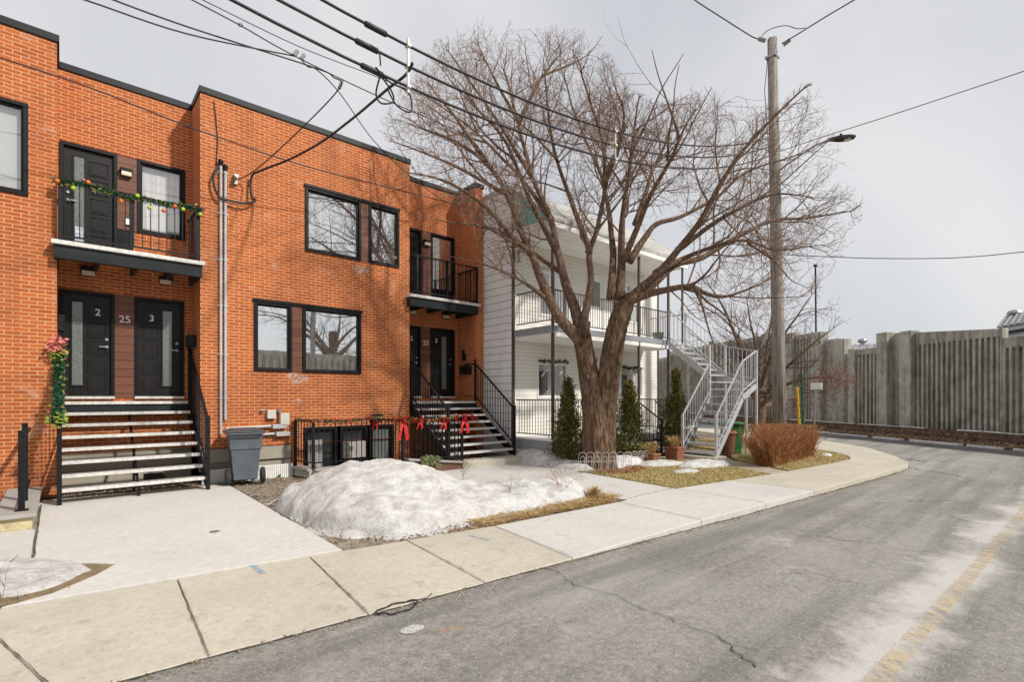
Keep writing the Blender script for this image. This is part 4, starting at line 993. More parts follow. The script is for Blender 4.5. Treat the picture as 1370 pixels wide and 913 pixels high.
gl(.06,.02,(678,259,T0-.7),(625,230,T0-.2),(570,205,T0),(528,190,T0+.2))
gl(.06,.02,(806,240,T0+.8),(830,180,T0+1.2),(812,110,T0+1.4))
gl(.07,.02,(905,335,T0-.6),(950,300,T0-1.2),(985,280,T0-1.6),(1030,260,T0-1.9),(1070,262,T0-2))
base_=list(Gd);cr=AT(800,400,T0)
for k_ in range(46):
    g_=smooth_path(base_[random.randrange(len(base_))],4);n_=len(g_);i_=int(n_*U(.35,.75));a_=g_[i_];ax_=(g_[i_+1]-a_).normalized();sd_=ax_.cross(rv()).normalized()
    out_=(a_-cr);out_.z*=.5;d_=(ax_*.6+sd_*.8+out_.normalized()*.35+Vector((0,0,.15))).normalized();L_=U(1.5,2.4);pp_=[a_];q_=a_.copy()
    for j_ in range(4):
        d_=(d_+rv(.18)+Vector((0,0,.06))).normalized();q_=q_+d_*L_/4;pp_.append(q_)
    px_=[CX+FL*(p[0]*RT[0]+p[1]*RT[1])/depth(p) for p in pp_];py_=[HY-FL*(p[2]-HC)/depth(p) for p in pp_]
    if min(px_)<535 or max(px_)>1130 or min(py_)<48+max(0,px_[-1]-850)*.35+max(0,650-px_[-1])*.55: continue
    Gd.append(pp_);Rd.append((.035,.012))
limb_tree(tree,Gd,Rd,AT(800,420,T0),.22,[4.2,6.8,8.2],.003,M['limb'],M['twig'],L1=(1.15,2.1))
# smaller bare tree behind the stairs
T1=18.0
ENV=None
tr2=thing('bare_small_tree','small spreading bare tree behind the utility pole and white stairs','tree',tuple(AT(1015,592,T1)))
m=MB();m.tube(ATs([(1014,605,T1),(1015,570,T1),(1017,540,T1),(1016,515,T1)]),[.26,.22,.20,.18],14);m.build('trunk',M['limb'],tr2,smooth=True)
Gd=[];Rd=[]
for pts in ([(1016,530,T1),(1003,490,T1),(990,455,T1+.5),(965,425,T1+.8),(935,408,T1+1)],[(1016,525,T1),(1012,480,T1-.4),(1006,435,T1-.8),(1000,400,T1-1)],[(1016,530,T1),(1024,480,T1+.5),(1030,430,T1+.8),(1040,390,T1+1)],
    [(1018,540,T1),(1040,505,T1-.5),(1065,480,T1-.9),(1095,455,T1-1.2),(1115,440,T1-1.4)],[(1018,545,T1),(1045,520,T1-.8),(1075,508,T1-1.3),(1110,505,T1-1.6),(1140,512,T1-1.8)],[(1015,540,T1),(990,505,T1+.8),(965,475,T1+1.4),(930,450,T1+1.8)],
    [(1016,520,T1),(1030,480,T1-1),(1060,430,T1-1.3),(1085,395,T1-1.5)],[(1016,520,T1),(985,450,T1+.3),(960,400,T1+.2),(945,380,T1)],[(1018,545,T1),(1050,535,T1+.5),(1085,530,T1+.6),(1105,540,T1+.7)]):
    gl(.10,.02,*pts)
limb_tree(tr2,Gd,Rd,AT(1016,520,T1),.3,[3.6,6,7],.004,M['limb'],M['twig2'],L1=(1.0,1.8),skip=.12)
m=MB()
for cxp,cyp,n in ((1115,498,700),(1130,512,500),(1100,515,350),(1075,545,260),(1004,392,60),(1090,470,120)):
    for _ in range(n):
        p=AT(cxp+random.gauss(0,13),cyp+random.gauss(0,8),T1-1.5+U(-.6,.6));m.leaf(p,rv(),U(.04,.10),.02)
m.build('seed_clusters',M['seed'],tr2)
# ---- conifers
def cedar(x,y,h,w,label):
    o=thing('cedar_shrub',label,'cedar',(x,y,0),'conical cedars in front of the white porch')
    m=MB();m.tube([(x,y,-.02),(x,y,h*.9)],[.04,.01],6);m.build('trunk',M['limb'],o)
    a=MB();b=MB()
    clumps=[(U(0,6.28),R_()**.9,U(.6,1.16)) for _ in range(190)]
    for th,t,k in clumps:
        prof=((1-t)**1.25+.025)*(.88+.12*min(1,t*7))*1.36
        r=w*.5*prof*k*(1+.14*noise.noise((math.cos(th)*2+x,math.sin(th)*2,t*6)))
        c=Vector((x+r*.8*math.cos(th),y+r*.8*math.sin(th),.05+t*h*.93))
        mb=b if R_()<.2 else a
        n=34;s=w*.105*(1-.55*t)
        for _ in range(n):
            q=c+Vector((random.gauss(0,s),random.gauss(0,s),random.gauss(0,s*1.3)))
            if q.z<0: continue
            mb.leaf(q,Vector((math.cos(th)*.55,math.sin(th)*.55,1.0))+rv(.55),U(.045,.10),U(.018,.034))
    for _ in range(1500):
        t=R_()**.8;th=U(0,6.28);r=w*.38*((1-t)**1.15)*math.sqrt(R_());a.leaf((x+r*math.cos(th),y+r*math.sin(th),.05+t*h*.93),(U(-.5,.5),U(-.5,.5),1),.09,.05)
    a.build('foliage',M['thuja'],o);b.build('bronzed_foliage',M['thuja2'],o)
cedar(9.1,8.2,2.1,.92,'narrow green cedar between the porch lattice and the maple trunk')
cedar(11.5,8.15,2.12,1.0,'conical cedar just right of the maple trunk')
cedar(13.15,7.75,2.5,.92,'tallest cedar beside the white winding stairs')
# ---- hedge
hd=thing('hedge','clipped red-brown leafless hedge at the street corner','hedge',(14,5,0))
m=MB()
for _ in range(5200):
    t=R_();x=12.4+t*3.1;y=4.98+.18*t+U(-.22,.22);d=Vector((U(-.35,.35),U(-.35,.35),1))
    if t<.06:d.x-=.35
    h=U(.55,1.0)*(.98-.14*t) if R_()<.7 else U(.2,.7)
    a=Vector((x,y,.0));b=a+d*h*.5+rv(.03);c_=b+(d+rv(.5))*h*.5;c_.z=min(c_.z,1.02-.17*t+U(-.02,.02))
    m.tube([a,b,c_],[.006,.005,.003],3,False)
    for _ in range(3):
        e=b.lerp(c_,R_());f=e+(d*.5+rv(.8))*U(.08,.18);f.z=min(f.z,1.03-.17*t);m.tube([e,f],[.004,.003],3,False)
m.build('stems',M['redtwig'],hd)
# ---- dead plants
def tuft(cx,cy,z,n,h,spread,mat,name,parent=None,w_=.008,label=None,cat=None,group=None):
    m=MB()
    for _ in range(n):
        a=U(0,6.28);r=spread*R_();p=Vector((cx+.3*r*math.cos(a),cy+.3*r*math.sin(a),z));q=p+Vector((r*math.cos(a),r*math.sin(a),h*U(.5,1)));mid=p.lerp(q,.5)+Vector((0,0,h*.15));s=Vector((-math.sin(a),math.cos(a),0))*w_
        m.add([p-s,p+s,mid+s,mid-s,q],[(0,1,2,3),(3,2,4)])
    o=m.build(name,mat,parent)
    if label: tag(o,label,cat,group)
    return o
def square_planter(x,y,s,h,label,th):
    o=thing('square_planter',label,'planter',(x,y,0),'terracotta planters by the white stairs')
    m=MB();a,b=s*.42,s*.5
    m.add([(x-a,y-a,.0),(x+a,y-a,0),(x+a,y+a,0),(x-a,y+a,0),(x-b,y-b,h),(x+b,y-b,h),(x+b,y+b,h),(x-b,y+b,h)],[(3,2,1,0),(0,1,5,4),(1,2,6,5),(2,3,7,6),(3,0,4,7)])
    m.box(x-b-.015,x+b+.015,y-b-.015,y+b+.015,h-.05,h);m.build('pot',M['terra'],o,bevel=.008)
    tuft(x,y,h-.02,240,th,s*.75,M['drygrass'],'dead_plant',o,.005)
square_planter(12.0,7.1,.38,.34,'dark terracotta planter with dead plants beside the white stairs foot',.34)
square_planter(11.15,7.25,.32,.22,'smaller round-looking terracotta planter with tawny dry grass',.34)
tuft(10.1,8.05,0,700,.75,.5,M['litter'],'dead_shrub',label='brown withered perennial clump between the maple trunk and cedar',cat='plant',w_=.007)
# ---- wire garden fence by the tree
wf=thing('wire_fence','low white wire hoop garden fence leaning against the maple base','fence',(9.2,7.2,0))
m=MB();a=G(768,629);b=G(822,640)
a=Vector((8.35,7.25,0));b=Vector((9.25,6.55,0))
def hoops(mb,a,b,n,h,lean):
    d=(b-a);L=d.length;d.normalize();nrm=Vector((-d.y,d.x,0))
    def P_(s,z): return a+d*s+nrm*(lean*z)+Vector((0,0,z))
    w_=L/n
    for i in range(n):
        c=(i+.5)*w_
        for R in (w_*.55,w_*.25):
            hh=h if R>w_*.4 else h*.8
            mb.tube([P_(c-R,0)]+[P_(c-R*math.cos(t*math.pi/8),hh-R+R*math.sin(t*math.pi/8)) for t in range(9)]+[P_(c+R,0)],.005,4,False)
    mb.tube([P_(0,h*.55),P_(L,h*.55)],.005,4);mb.tube([P_(0,h*.12),P_(L,h*.12)],.005,4)
hoops(m,a,b,7,.46,-.25);m.build('hoops',M['nose'],wf)
wf2=MB();hoops(wf2,Vector((10.3,7.45,0)),Vector((11.0,7.25,0)),4,.30,-.1);tag(wf2.build('wire_fence',M['nose'],None),'small curled wire edging in front of the dry grass planter','fence')
m=MB()
for _ in range(1800):
    an=U(0,6.28);r=U(.3,.75);m.leaf((9.3+r*math.cos(an),6.95+r*math.sin(an)*.8,U(.01,.06)),(U(-1,1),U(-1,1),U(0,.6)),U(.03,.09),.02)
stuff(m.build('dead_leaves',M['redtwig'],None),'rusty dead leaves gathered at the maple base','dead leaves')
# twigs poking from the snow
for i,(x,y,n,h,lab) in enumerate(((6.0,5.55,7,.5,'few reddish dry stems poking out of the snow heap end'),(5.15,5.8,4,.42,'thin grey twig standing in the middle of the snow heap'),(-.35,5.75,5,.3,'sparse dry twig at the lower left snow edge'),(5.55,7.6,5,.5,'thin bare twig rising behind the snow heap near the plaza'))):
    m=MB()
    for _ in range(n): sprout(m,Vector((x,y,.02)),(rv(.5)+Vector((0,0,1))).normalized(),h,.004,2,3,.3,[0,0,9],Vector((x,y,0)))
    tag(m.build('dried_weed',M['redtwig'] if i==0 else M['twig'],None),lab,'plant')
m=MB();tuft(6.55,5.35,0,160,.2,.16,M['drygrass'],'dry_tuft',label='round tuft of dry grass at the snow heap tip',cat='plant',w_=.005)
# ================================================================= BINS
def bin_cart(name,label,mat,lid,x,y,rot,s=1.0,group='wheeled bins'):
    o=thing(name,label,'bin',(0,0,0),group)
    m=MB();w0,d0,w1,d1=.20,.24,.27,.31
    def fr(w_,d_,z): return [(-w_,-d_,z),(w_,-d_,z),(w_,d_,z),(-w_,d_,z)]
    L=[fr(w0,d0,.10),fr(.245,.28,.66),fr(.262,.30,.67),fr(.275,.32,.94),fr(.31,.35,.945),fr(.31,.35,.985)]
    vs=sum(L,[]);fs=[(3,2,1,0)]
    for i in range(len(L)-1):
        for j in range(4): fs.append((i*4+j,i*4+(j+1)%4,i*4+4+(j+1)%4,i*4+4+j))
    m.add(vs,fs)
    for k in (-2,-1,0,1,2): m.box(k*.035-.008,k*.035+.008,-.335,-.29,.86,.944)
    for k in (-1,1): m.box(k*.23-.01,k*.23+.01,-.33,-.285,.80,.944)
    m.box(-.20,-.14,-.25,-.20,.0,.16);m.box(.14,.20,-.25,-.20,.0,.16);m.box(-.14,.14,-.245,-.20,.13,.17);m.box(-.20,.20,-.26,.1,.07,.11)
    m.build('body',mat,o,bevel=.012)
    m=MB();m.box(-.33,.33,-.38,.36,.985,1.005);m.add([(-.31,-.36,1.005),(.31,-.36,1.005),(.31,.34,1.005),(-.31,.34,1.005),(-.22,-.22,1.05),(.22,-.22,1.05),(.22,.26,1.05),(-.22,.26,1.05)],[(4,5,6,7),(0,1,5,4),(1,2,6,5),(2,3,7,6),(3,0,4,7)])
    m.build('lid',lid,o,bevel=.008)
    m=MB();m.tube([(-.27,.40,.96),(.27,.40,.96)],.018,8);m.box(-.27,-.24,.30,.41,.945,.975);m.box(.24,.27,.30,.41,.945,.975);m.build('handle',lid,o)
    for sx in (-1,1):
        m=MB();m.lathe([(.10,-.032),(.148,-.032),(.155,0),(.148,.032),(.10,.032)],(0,0,0),24);m.v=[(sx*.295+v[2],.16+v[0],.155+v[1]) for v in m.v];wo=m.build('wheel',M['tyre'],o)
        m=MB()
        for k in range(8):
            a=k*math.pi/4;m.beam((sx*.32,.16,.155),(sx*.32,.16+.105*math.cos(a),.155+.105*math.sin(a)),.022,.02,up=(1,0,0))
        m.tube([(sx*.27,.16,.155),(sx*.335,.16,.155)],.03,10);m.build('hub',M['hub'],wo)
    o.location=(x,y,0);o.rotation_euler=(0,0,rot);o.scale=(s,s,s)
    return o
bin_cart('wheeled_bin','grey wheeled bin standing against the brick wall beside the conduits',M['bin'],M['bindark'],2.62,10.62,math.radians(172),1.0)
bin_cart('wheeled_bin','green wheeled bin under the turn of the white stairs',M['green'],M['green'],14.5,6.75,math.radians(-40),.88)
# small brown compost bin
o=thing('compost_bin','small brown compost bin behind the white stair stringer','bin',(13.85,6.55,0))
m=MB();m.lathe([(.14,0),(.20,.62),(.21,.62)],(13.85,6.55,0),14);m.build('body',M['brownbin'],o)
m=MB();m.lathe([(.22,.62),(.23,.64),(.20,.69),(.05,.71)],(13.85,6.55,0),14);m.build('lid',M['terra'],o)
# ================================================================= UTILITY POLE, LAMP
pole=thing('utility_pole','tall weathered wooden utility pole with street lamp arm beside the hedge','utility pole',tuple(AT(1042,598,16.0)))
m=MB();m.tube([AT(1043.5,601,16),AT(1041,450,16),AT(1038,300,16),AT(1033,52,16)],[.205,.19,.17,.135],20);m.build('pole_shaft',M['pole'],pole,smooth=True)
m=MB();m.tube([AT(x,y,16-.2*i) for i,(x,y) in enumerate(((1037,232),(1050,222),(1070,208),(1090,195),(1112,186)))],.03,8,mi=0);m.tube([AT(1037,216,16),AT(1060,213,15.7)],.015,6);m.build('lamp_arm',M['metal'],pole)
m=MB();c=AT(1128,184.5,15.1);d=(AT(1141,183,15.05)-AT(1112,186,15.2)).normalized();s=d.cross(Vector((0,0,1))).normalized()
pr=[(-.36,.04,.03),(-.30,.07,.045),(-.05,.13,.06),(.18,.14,.05),(.30,.10,.03),(.33,.03,.01)]
b=len(m.v)
for t,w_,h_ in pr:
    q=c+d*t;m.v+= [tuple(q-s*w_-Vector((0,0,h_))),tuple(q+s*w_-Vector((0,0,h_))),tuple(q+s*w_*.6+Vector((0,0,h_))),tuple(q-s*w_*.6+Vector((0,0,h_)))]
for i in range(len(pr)-1):
    for j in range(4): m.f.append((b+i*4+j,b+i*4+(j+1)%4,b+i*4+4+(j+1)%4,b+i*4+4+j));m.mi.append(0)
m.f.append((b+3,b+2,b+1,b));m.mi.append(0);m.f.append(tuple(b+(len(pr)-1)*4+j for j in range(4)));m.mi.append(0)
m.lathe([(.035,.05),(.035,.13)],tuple(c-d*.06),10)
lo=m.build('lamp_head',M['black'],pole)
m=MB();q=c+d*.12;m.box(q.x-.08,q.x+.08,q.y-.08,q.y+.08,q.z-.075,q.z-.045);m.build('lens',M['lamp'],lo)
m=MB()
top=AT(1033,52,16)
m.tube([top,top+Vector((-.05,.05,.06))],.05,8);p0=AT(1016,52,16);p1=AT(1046,57,15.8);p2=AT(1068,45,15.5)
m.tube([AT(1015,51,16),AT(1024,54,16)],.07,8);m.tube([AT(1048,60,15.9),AT(1057,53,15.8)],.06,8)
m.box(top.x-.16,top.x+.16,top.y-.16,top.y+.16,top.z-.62,top.z-.55);m.build('insulators',M['metal'],pole)
m=MB();m.tube([AT(1027,80,15.9),AT(1023,120,15.9),AT(1027,180,15.9),AT(1031,240,15.9)],.012,5);m.tube([AT(1032,260,15.85),AT(1027,300,15.85),AT(1033,370,15.85)],.012,5);m.build('pole_wire',M['cable'],pole)
# ================================================================= OVERHEAD CABLES
def cable(pts,r,label,name='overhead_cable',group='overhead cables',k=6,extra=None):
    m=MB();m.tube(smooth_path([Vector(p) for p in pts],k),r,5)
    if extra: extra(m)
    return tag(m.build(name,M['cable'],None,smooth=True),label,'cable',group)
def sagline(Yc,z0,xe=16.9,ye=6.4):
    out=[]
    for i in range(40):
        x=-14+i*(xe+14)/39;out.append((x,Yc+(ye-Yc)*(i/39)**2,z0+.018*(x-3)**2))
    return out
def sleeves(px,py,zc):
    def f(m):
        a=AY(px,py,6.12);a=Vector((a.x,6+.4*((a.x+14)/30.9)**2,zc+.018*(a.x-3)**2));d=Vector((1,.014,.036*(a.x-3))).normalized();m.tube([a-d*.17,a-d*.14,a+d*.14,a+d*.17],[.015,.038,.038,.015],10)
    return f
for z0,(sx,sy),lab in ((5.88,(498,87),'lowest of the three thick black street cables above the maple'),(6.16,(491,55),'middle of the three thick black street cables above the maple'),(6.44,(503,30),'topmost of the three thick black street cables above the maple')):
    cable(sagline(6.0,z0),.019,lab,k=1,extra=sleeves(sx,sy,z0))
for px,y0,y1,t,lab in ((546.5,42,112,None,'pale cable spacer bar clamped on the three street cables left of the maple'),(828,160,208,None,'pale cable spacer bar on the street cables inside the maple crown')):
    a=AY(px,y0,6.12);yc=6+.4*((a.x+14)/30.9)**2;zb=5.88+.018*(a.x-3)**2;m=MB();m.box(a.x-.016,a.x+.016,yc-.015,yc+.015,zb-.08,zb+.66)
    for z in (5.88,6.16,6.44): m.box(a.x-.03,a.x+.03,yc-.04,yc+.04,z+.018*(a.x-3)**2-.022,z+.018*(a.x-3)**2+.022)
    tag(m.build('cable_spacer',M['nose'],None,bevel=.004),lab,'cable spacer','cable spacers')
cable([AY(60,-16,7.5),AY(115,0,7.5),AY(250,45,7.6),AY(385,73,7.8),AY(393,74,7.8)],.010,'thin cable entering at the upper left and ending at the small clamps')
cable([AY(100,-22,8),AY(153,0,8),AY(258,38,8),AY(420,90,8),AY(446,103,8),AY(454,118,8.1),AY(400,175,9.5),AY(345,225,10.8),AY(318,241,11.12)],.011,'thin service cable dropping to the bracket by the brick conduits')
cable([AY(220,-20,7.8),AY(258,0,7.8),AY(322,34,7.8),AY(393,74,7.8),AY(500,126,8.2),AY(600,170,9),AY(760,240,11)],.009,'thin wire running down across the sky to the small clamps')
cable([AY(230,-20,8.2),AY(272,0,8.2),AY(400,62,8.2),AY(505,103,8.5),AY(580,135,9),AY(740,210,10)],.007,'thinnest wire parallel to the thick street cables')
cable([AY(403,79,7.8),AY(412,89,7.9),AY(425,94,8),AY(455,125,8.5),AY(500,188,9.6),AY(548,235,10.9),AY(596,271,12.03)],.009,'service wire falling past the corner of the middle brick block')
cable([AY(-60,58,9.8),AY(0,77,9.9),AY(120,117,10),AY(260,172,10.2),AY(408,222,10.4),AY(548,258,10.6),AY(650,284,10.8),AY(700,300,10.9)],.012,'long black cable crossing in front of the brick facades')
cable([AY(552,84,6.0),AY(543,100,6.2),AY(520,118,6.6),AY(500,135,7.2),AY(470,160,8.2),AY(430,190,9.2),AY(390,212,10.2),AY(350,228,10.9),AY(337,236,11.1),AY(336,262,11.1),AY(342,268,11.1),AY(328,272,11.08),AY(305,268,11.1),AY(292,262,11.1),AY(285,240,11.1),AY(292,222,11.12)],.021,'thick twisted service cable drooping from the spacer to the conduit heads')
cable([AY(503,90,6.0),AY(508,100,6.1),AY(503,125,6.3),AY(510,138,6.3),AY(526,136,6.3),AY(524,122,6.3),AY(508,98,6.1),AY(522,110,6.2),AY(545,122,6.2),AY(551,140,6.2),AY(547,150,6.2),AY(530,140,6.2),AY(518,118,6.2)],.012,'looped black jumper cable hanging under the cable sleeves')
cable([AY(496,60,6.0),AY(507,70,6.0),AY(509,88,6.05)],.010,'short jumper cable between the upper and lower sleeves')
cable([AT(905,-20,16),AT(930,0,16),AT(970,26,16),AT(1005,48,16),AT(1016,52,16)],.018,'wire coming from above left to the top of the wooden pole')
cable([AT(1046,58,15.9),AT(1068,45,15.5),AT(1100,25,14.5),AT(1142,0,13.5),AT(1190,-28,12.5)],.018,'wire leaving the pole top towards the upper right')
cable([AT(1016,52,16),AT(1028,40,15.9),AT(1050,34,15.8),AT(1066,38,15.6),AT(1078,37,15.4)],.012,'short curved jumper wire over the wooden pole top')
cable([AT(1036,205,16),AT(1098,184,15.5),AT(1180,158,14.6),AT(1280,125,13.8),AT(1370,95,13),AT(1450,66,12.5)],.012,'thin wire leaving the pole above the street lamp to the right edge')
cable([AT(1039,340,16),AT(1090,343,15.8),AT(1180,346,15.4),AT(1280,345,15),AT(1370,337,14.6),AT(1450,326,14)],.013,'lower nearly level wire from the pole to the right edge')
q=AY(315,240,11.15);m=MB();m.box(q.x-.03,q.x+.03,11.12,11.2,q.z-.10,q.z+.10);m.tube([(q.x,11.12,q.z+.03),(q.x,11.02,q.z+.03)],.035,10);tag(m.build('cable_bracket',M['metal'],None),'grey insulator bracket on brick right of the two conduits','bracket')
for (a_,b_),lb in zip((((393,74,7.8),(398,68,7.8)),((403,79,7.8),(407,73,7.8)),((454,118,8.1),(458,107,8.1)),((320,33,7.8),(324,33,7.8))),('left one of the two neighbouring clamps on the thin wires','right one of the two neighbouring clamps on the thin wires','clamp where the service cable bends down towards the brackets','single clamp highest up on a thin wire at the upper left')):
    m=MB();m.tube([AY(*a_),AY(*b_)],.028,8);tag(m.build('line_clamp',M['metal'],None),lb,'clamp','line clamps on the thin wires')
m=MB();p=[AY(286,134,11.17),AY(289,160,11.18),AY(291,190,11.18),AY(289,222,11.18)];m.tube(smooth_path(p,4),.008,4);tag(m.build('wall_cable',M['cable'],None),'thin dark cable running up the brick corner above the conduits','cable')
# cord on sidewalk edge
m=MB();cp=[]
for i in range(40):
    t=i/39*2*math.pi*2.1;c0=G(533,815,-.01);cp.append(c0+Vector((.17*math.cos(t)*(1+.15*math.sin(3*t)),.085*math.sin(t),.012+.006*(i%3)-.01)))
m.tube(cp,.0048,5);m.tube([cp[-1],cp[-1]+Vector((.12,-.02,0)),cp[-1]+Vector((.2,.03,0))],.004,5)
tag(m.build('coiled_cord',M['cable'],None,smooth=True),'black coiled cord lying on the kerb edge of the road','cord')
m=MB();m.tube([G(573,851,-.05)+Vector((0,0,.01)),G(600,847,-.05)+Vector((0,0,.02)),G(622,842,-.05)+Vector((0,0,.01))],.006,5);tag(m.build('fallen_twig',M['redtwig'],None),'thin fallen twig on the asphalt below the cord','twig')
# ================================================================= STAKES AND SIGN POSTS
m=MB();m.tube([AT(1071,600,16.3),AT(1066,518,16.3)],.045,8);tag(m.build('yellow_stake',M['yellow'],None),'leaning yellow marker stake right of the wooden pole','stake')
m=MB();m.tube([AT(1076,600,17.2),AT(1072,500,17.2)],.05,8);tag(m.build('green_post',M['greenpost'],None),'dark green post behind the yellow stake','post')
so=thing('small_sign','thin grey post with small white plate behind the hedge end','sign',tuple(AT(1088,605,16)))
m=MB();m.tube([AT(1088,606,15.6),AT(1091,520,15.6)],.03,8);m.build('post',M['metal'],so)
m=MB();q=AT(1092,517,15.55);m.box(q.x-.02,q.x+.02,q.y-.16,q.y+.16,q.z-.10,q.z+.10);m.build('plate',M['white'],so,bevel=.004)
m=MB();m.tube([AT(1092,500,40),AT(1091,356,40)],[.07,.06],8);m.box(*(lambda q:(q.x-.15,q.x+.15,q.y-.1,q.y+.1,q.z,q.z+.15))(AT(1091,357,40)));tag(m.build('lamp_mast',M['black'],None),'thin dark mast standing far behind the concrete wall','mast')
# ================================================================= CONCRETE NOISE WALL
wa=thing('concrete_wall','long stained ribbed concrete barrier wall with pilasters across the street','wall',(26,2,0))
an=math.radians(57);ux,uy=math.cos(an),math.sin(an);A0=Vector((24.0,-1.0,0));uu=Vector((ux,uy,0));nn_=Vector((-uy,ux,0))
def S(px):
    v=ray(px,500);  # t*v = A0+s*u
    det=v[0]*(-uy)+ux*v[1];t=(A0.x*(-uy)+ux*A0.y)/det;s=(v[0]*t-A0.x)/ux;return s,t
def ztop(px,py): return HC+(HY-py)/FL*S(px)[1]*1.012
def wbox(mb,s0,s1,d0,d1,z0,z1,z1b=None,mi=0):
    z1b=z1 if z1b is None else z1b
    P_=[A0+uu*s0+nn_*d0,A0+uu*s1+nn_*d0,A0+uu*s1+nn_*d1,A0+uu*s0+nn_*d1]
    mb.add([(p.x,p.y,z0) for p in P_]+[(P_[0].x,P_[0].y,z1),(P_[1].x,P_[1].y,z1b),(P_[2].x,P_[2].y,z1b),(P_[3].x,P_[3].y,z1)],[(3,2,1,0),(4,5,6,7),(0,1,5,4),(1,2,6,5),(2,3,7,6),(3,0,4,7)],mi)
def ribpanel(s0,s1,za,zb,rib=True,setb=0):
    m=MB();wbox(m,s0,s1,-.35-setb,-.22-setb,-.2,za,zb)
    if rib:
        n=max(3,int((s1-s0)/.21))
        for k in range(n):
            a=s0+(s1-s0)*(k+.28)/n;b=s0+(s1-s0)*(k+.70)/n;zt=za+(zb-za)*(k+.5)/n
            wbox(m,a,b,-.22-setb,-.11-setb+.02*R_(),-.15,zt-.30)
        wbox(m,s0,s1,-.22-setb,-.12-setb,za-.28,za,zb)
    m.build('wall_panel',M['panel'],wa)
def pil(s0,s1,z,d=.12):
    m=MB();wbox(m,s0,s1,-.36,d,-.2,z);m.build('pilaster',M['panel'],wa,bevel=.02)
sv=lambda px:S(px)[0]
s0=-6.5
zl_=ztop(1350,452)
ribpanel(-9.2,-4.6,zl_-.15,zl_-.1);ribpanel(-4.6,sv(1336),zl_-.1,zl_);
ribpanel(sv(1335.5),sv(1222),ztop(1334,440)-.03,ztop(1222,446))
pil(sv(1338.5),sv(1334.5),ztop(1335,440),-.08)
pil(sv(1221),sv(1206),ztop(1212,444.5));ribpanel(sv(1206),sv(1189),ztop(1197,446),ztop(1197,446),False,.1);pil(sv(1189),sv(1175),ztop(1182,446.5))
ribpanel(sv(1175),sv(1143),ztop(1160,467),ztop(1160,467),True);pil(sv(1143),sv(1134),ztop(1138,468),.0)
pil(sv(1131),sv(1117),ztop(1124,455),.1);ribpanel(sv(1117),sv(1100),ztop(1108,455),ztop(1108,455),False)
pil(sv(1100),sv(1086),ztop(1093,446),.1);ribpanel(sv(1086),sv(1062),ztop(1074,448),ztop(1074,448));pil(sv(1062),sv(1052),ztop(1057,447),.1)
for a,b,zq in ((1052,1020,447),(1020,985,450),(985,950,455),(950,920,462),(920,895,470),(895,870,478)):
    ribpanel(sv(a),sv(b),ztop(a,zq),ztop(a,zq));pil(sv(b)-.5,sv(b),ztop(a,zq)+.2,.1)
m=MB()
wbox(m,-9,70,-.10,.22,-.2,.30);wbox(m,-9,70,.22,.50,-.2,.12)
m.build('base_ledge',M['base'],wa)
m=MB()
for _ in range(60):
    s=U(-2,30) ;L=U(.3,1.5);wbox(m,s,s+L,.0,.18,.30,.315+U(0,.03))
m.build('snow_on_ledge',M['white'],wa)
# barrier returns along the far side of the street behind the viewpoint (seen mirrored in the windows)
wb_=thing('street_barrier','ribbed concrete barrier on the near side of the street mirrored in the windows','wall',(8,-5,0))
m=MB();m.box(-12,19,-5.4,-5.25,-.2,4.0)
for k in range(96): m.box(-12+k*.32,-12+k*.32+.16,-5.25,-5.14,-.15,3.75)
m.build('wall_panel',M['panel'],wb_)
m=MB();m.prism([(18.8,-5.35),(19.1,-8.9),(19.3,-8.9),(19.1,-5.3)],-.2,3.4);m.build('return_wall',M['panel'],wb_)
# kerb snow line along the wall
m=MB()
rr=random.Random(3)
s=-9
while s<45:
    L=rr.uniform(.6,2.4);wd=rr.uniform(.04,.12);o_=2.15+.15*math.sin(s*.3);wbox(m,s,s+L,o_-wd,o_+wd,-.12,-.05+rr.uniform(0,.03));s+=L+rr.uniform(0,.4)
tag(m.build('kerb_snow',M['snow'],None,bevel=.02),'thin line of melting snow along the far kerb','snow')
m=MB();wbox(m,-9,70,.5,2.05,-.2,-.05);struct(m.build('far_verge',M['base'],None))
m=MB()
for _ in range(5000):
    s=U(-4,28);d_=U(.2,2.0);p=A0+uu*s+nn_*d_;z=-.04 if d_>.5 else .13
    m.leaf((p.x,p.y,z),(U(-1,1),U(-1,1),U(0,.5)),U(.05,.14),.05)
stuff(m.build('wall_debris',M['litter'],None),'dead leaves and debris at the foot of the concrete wall','debris')
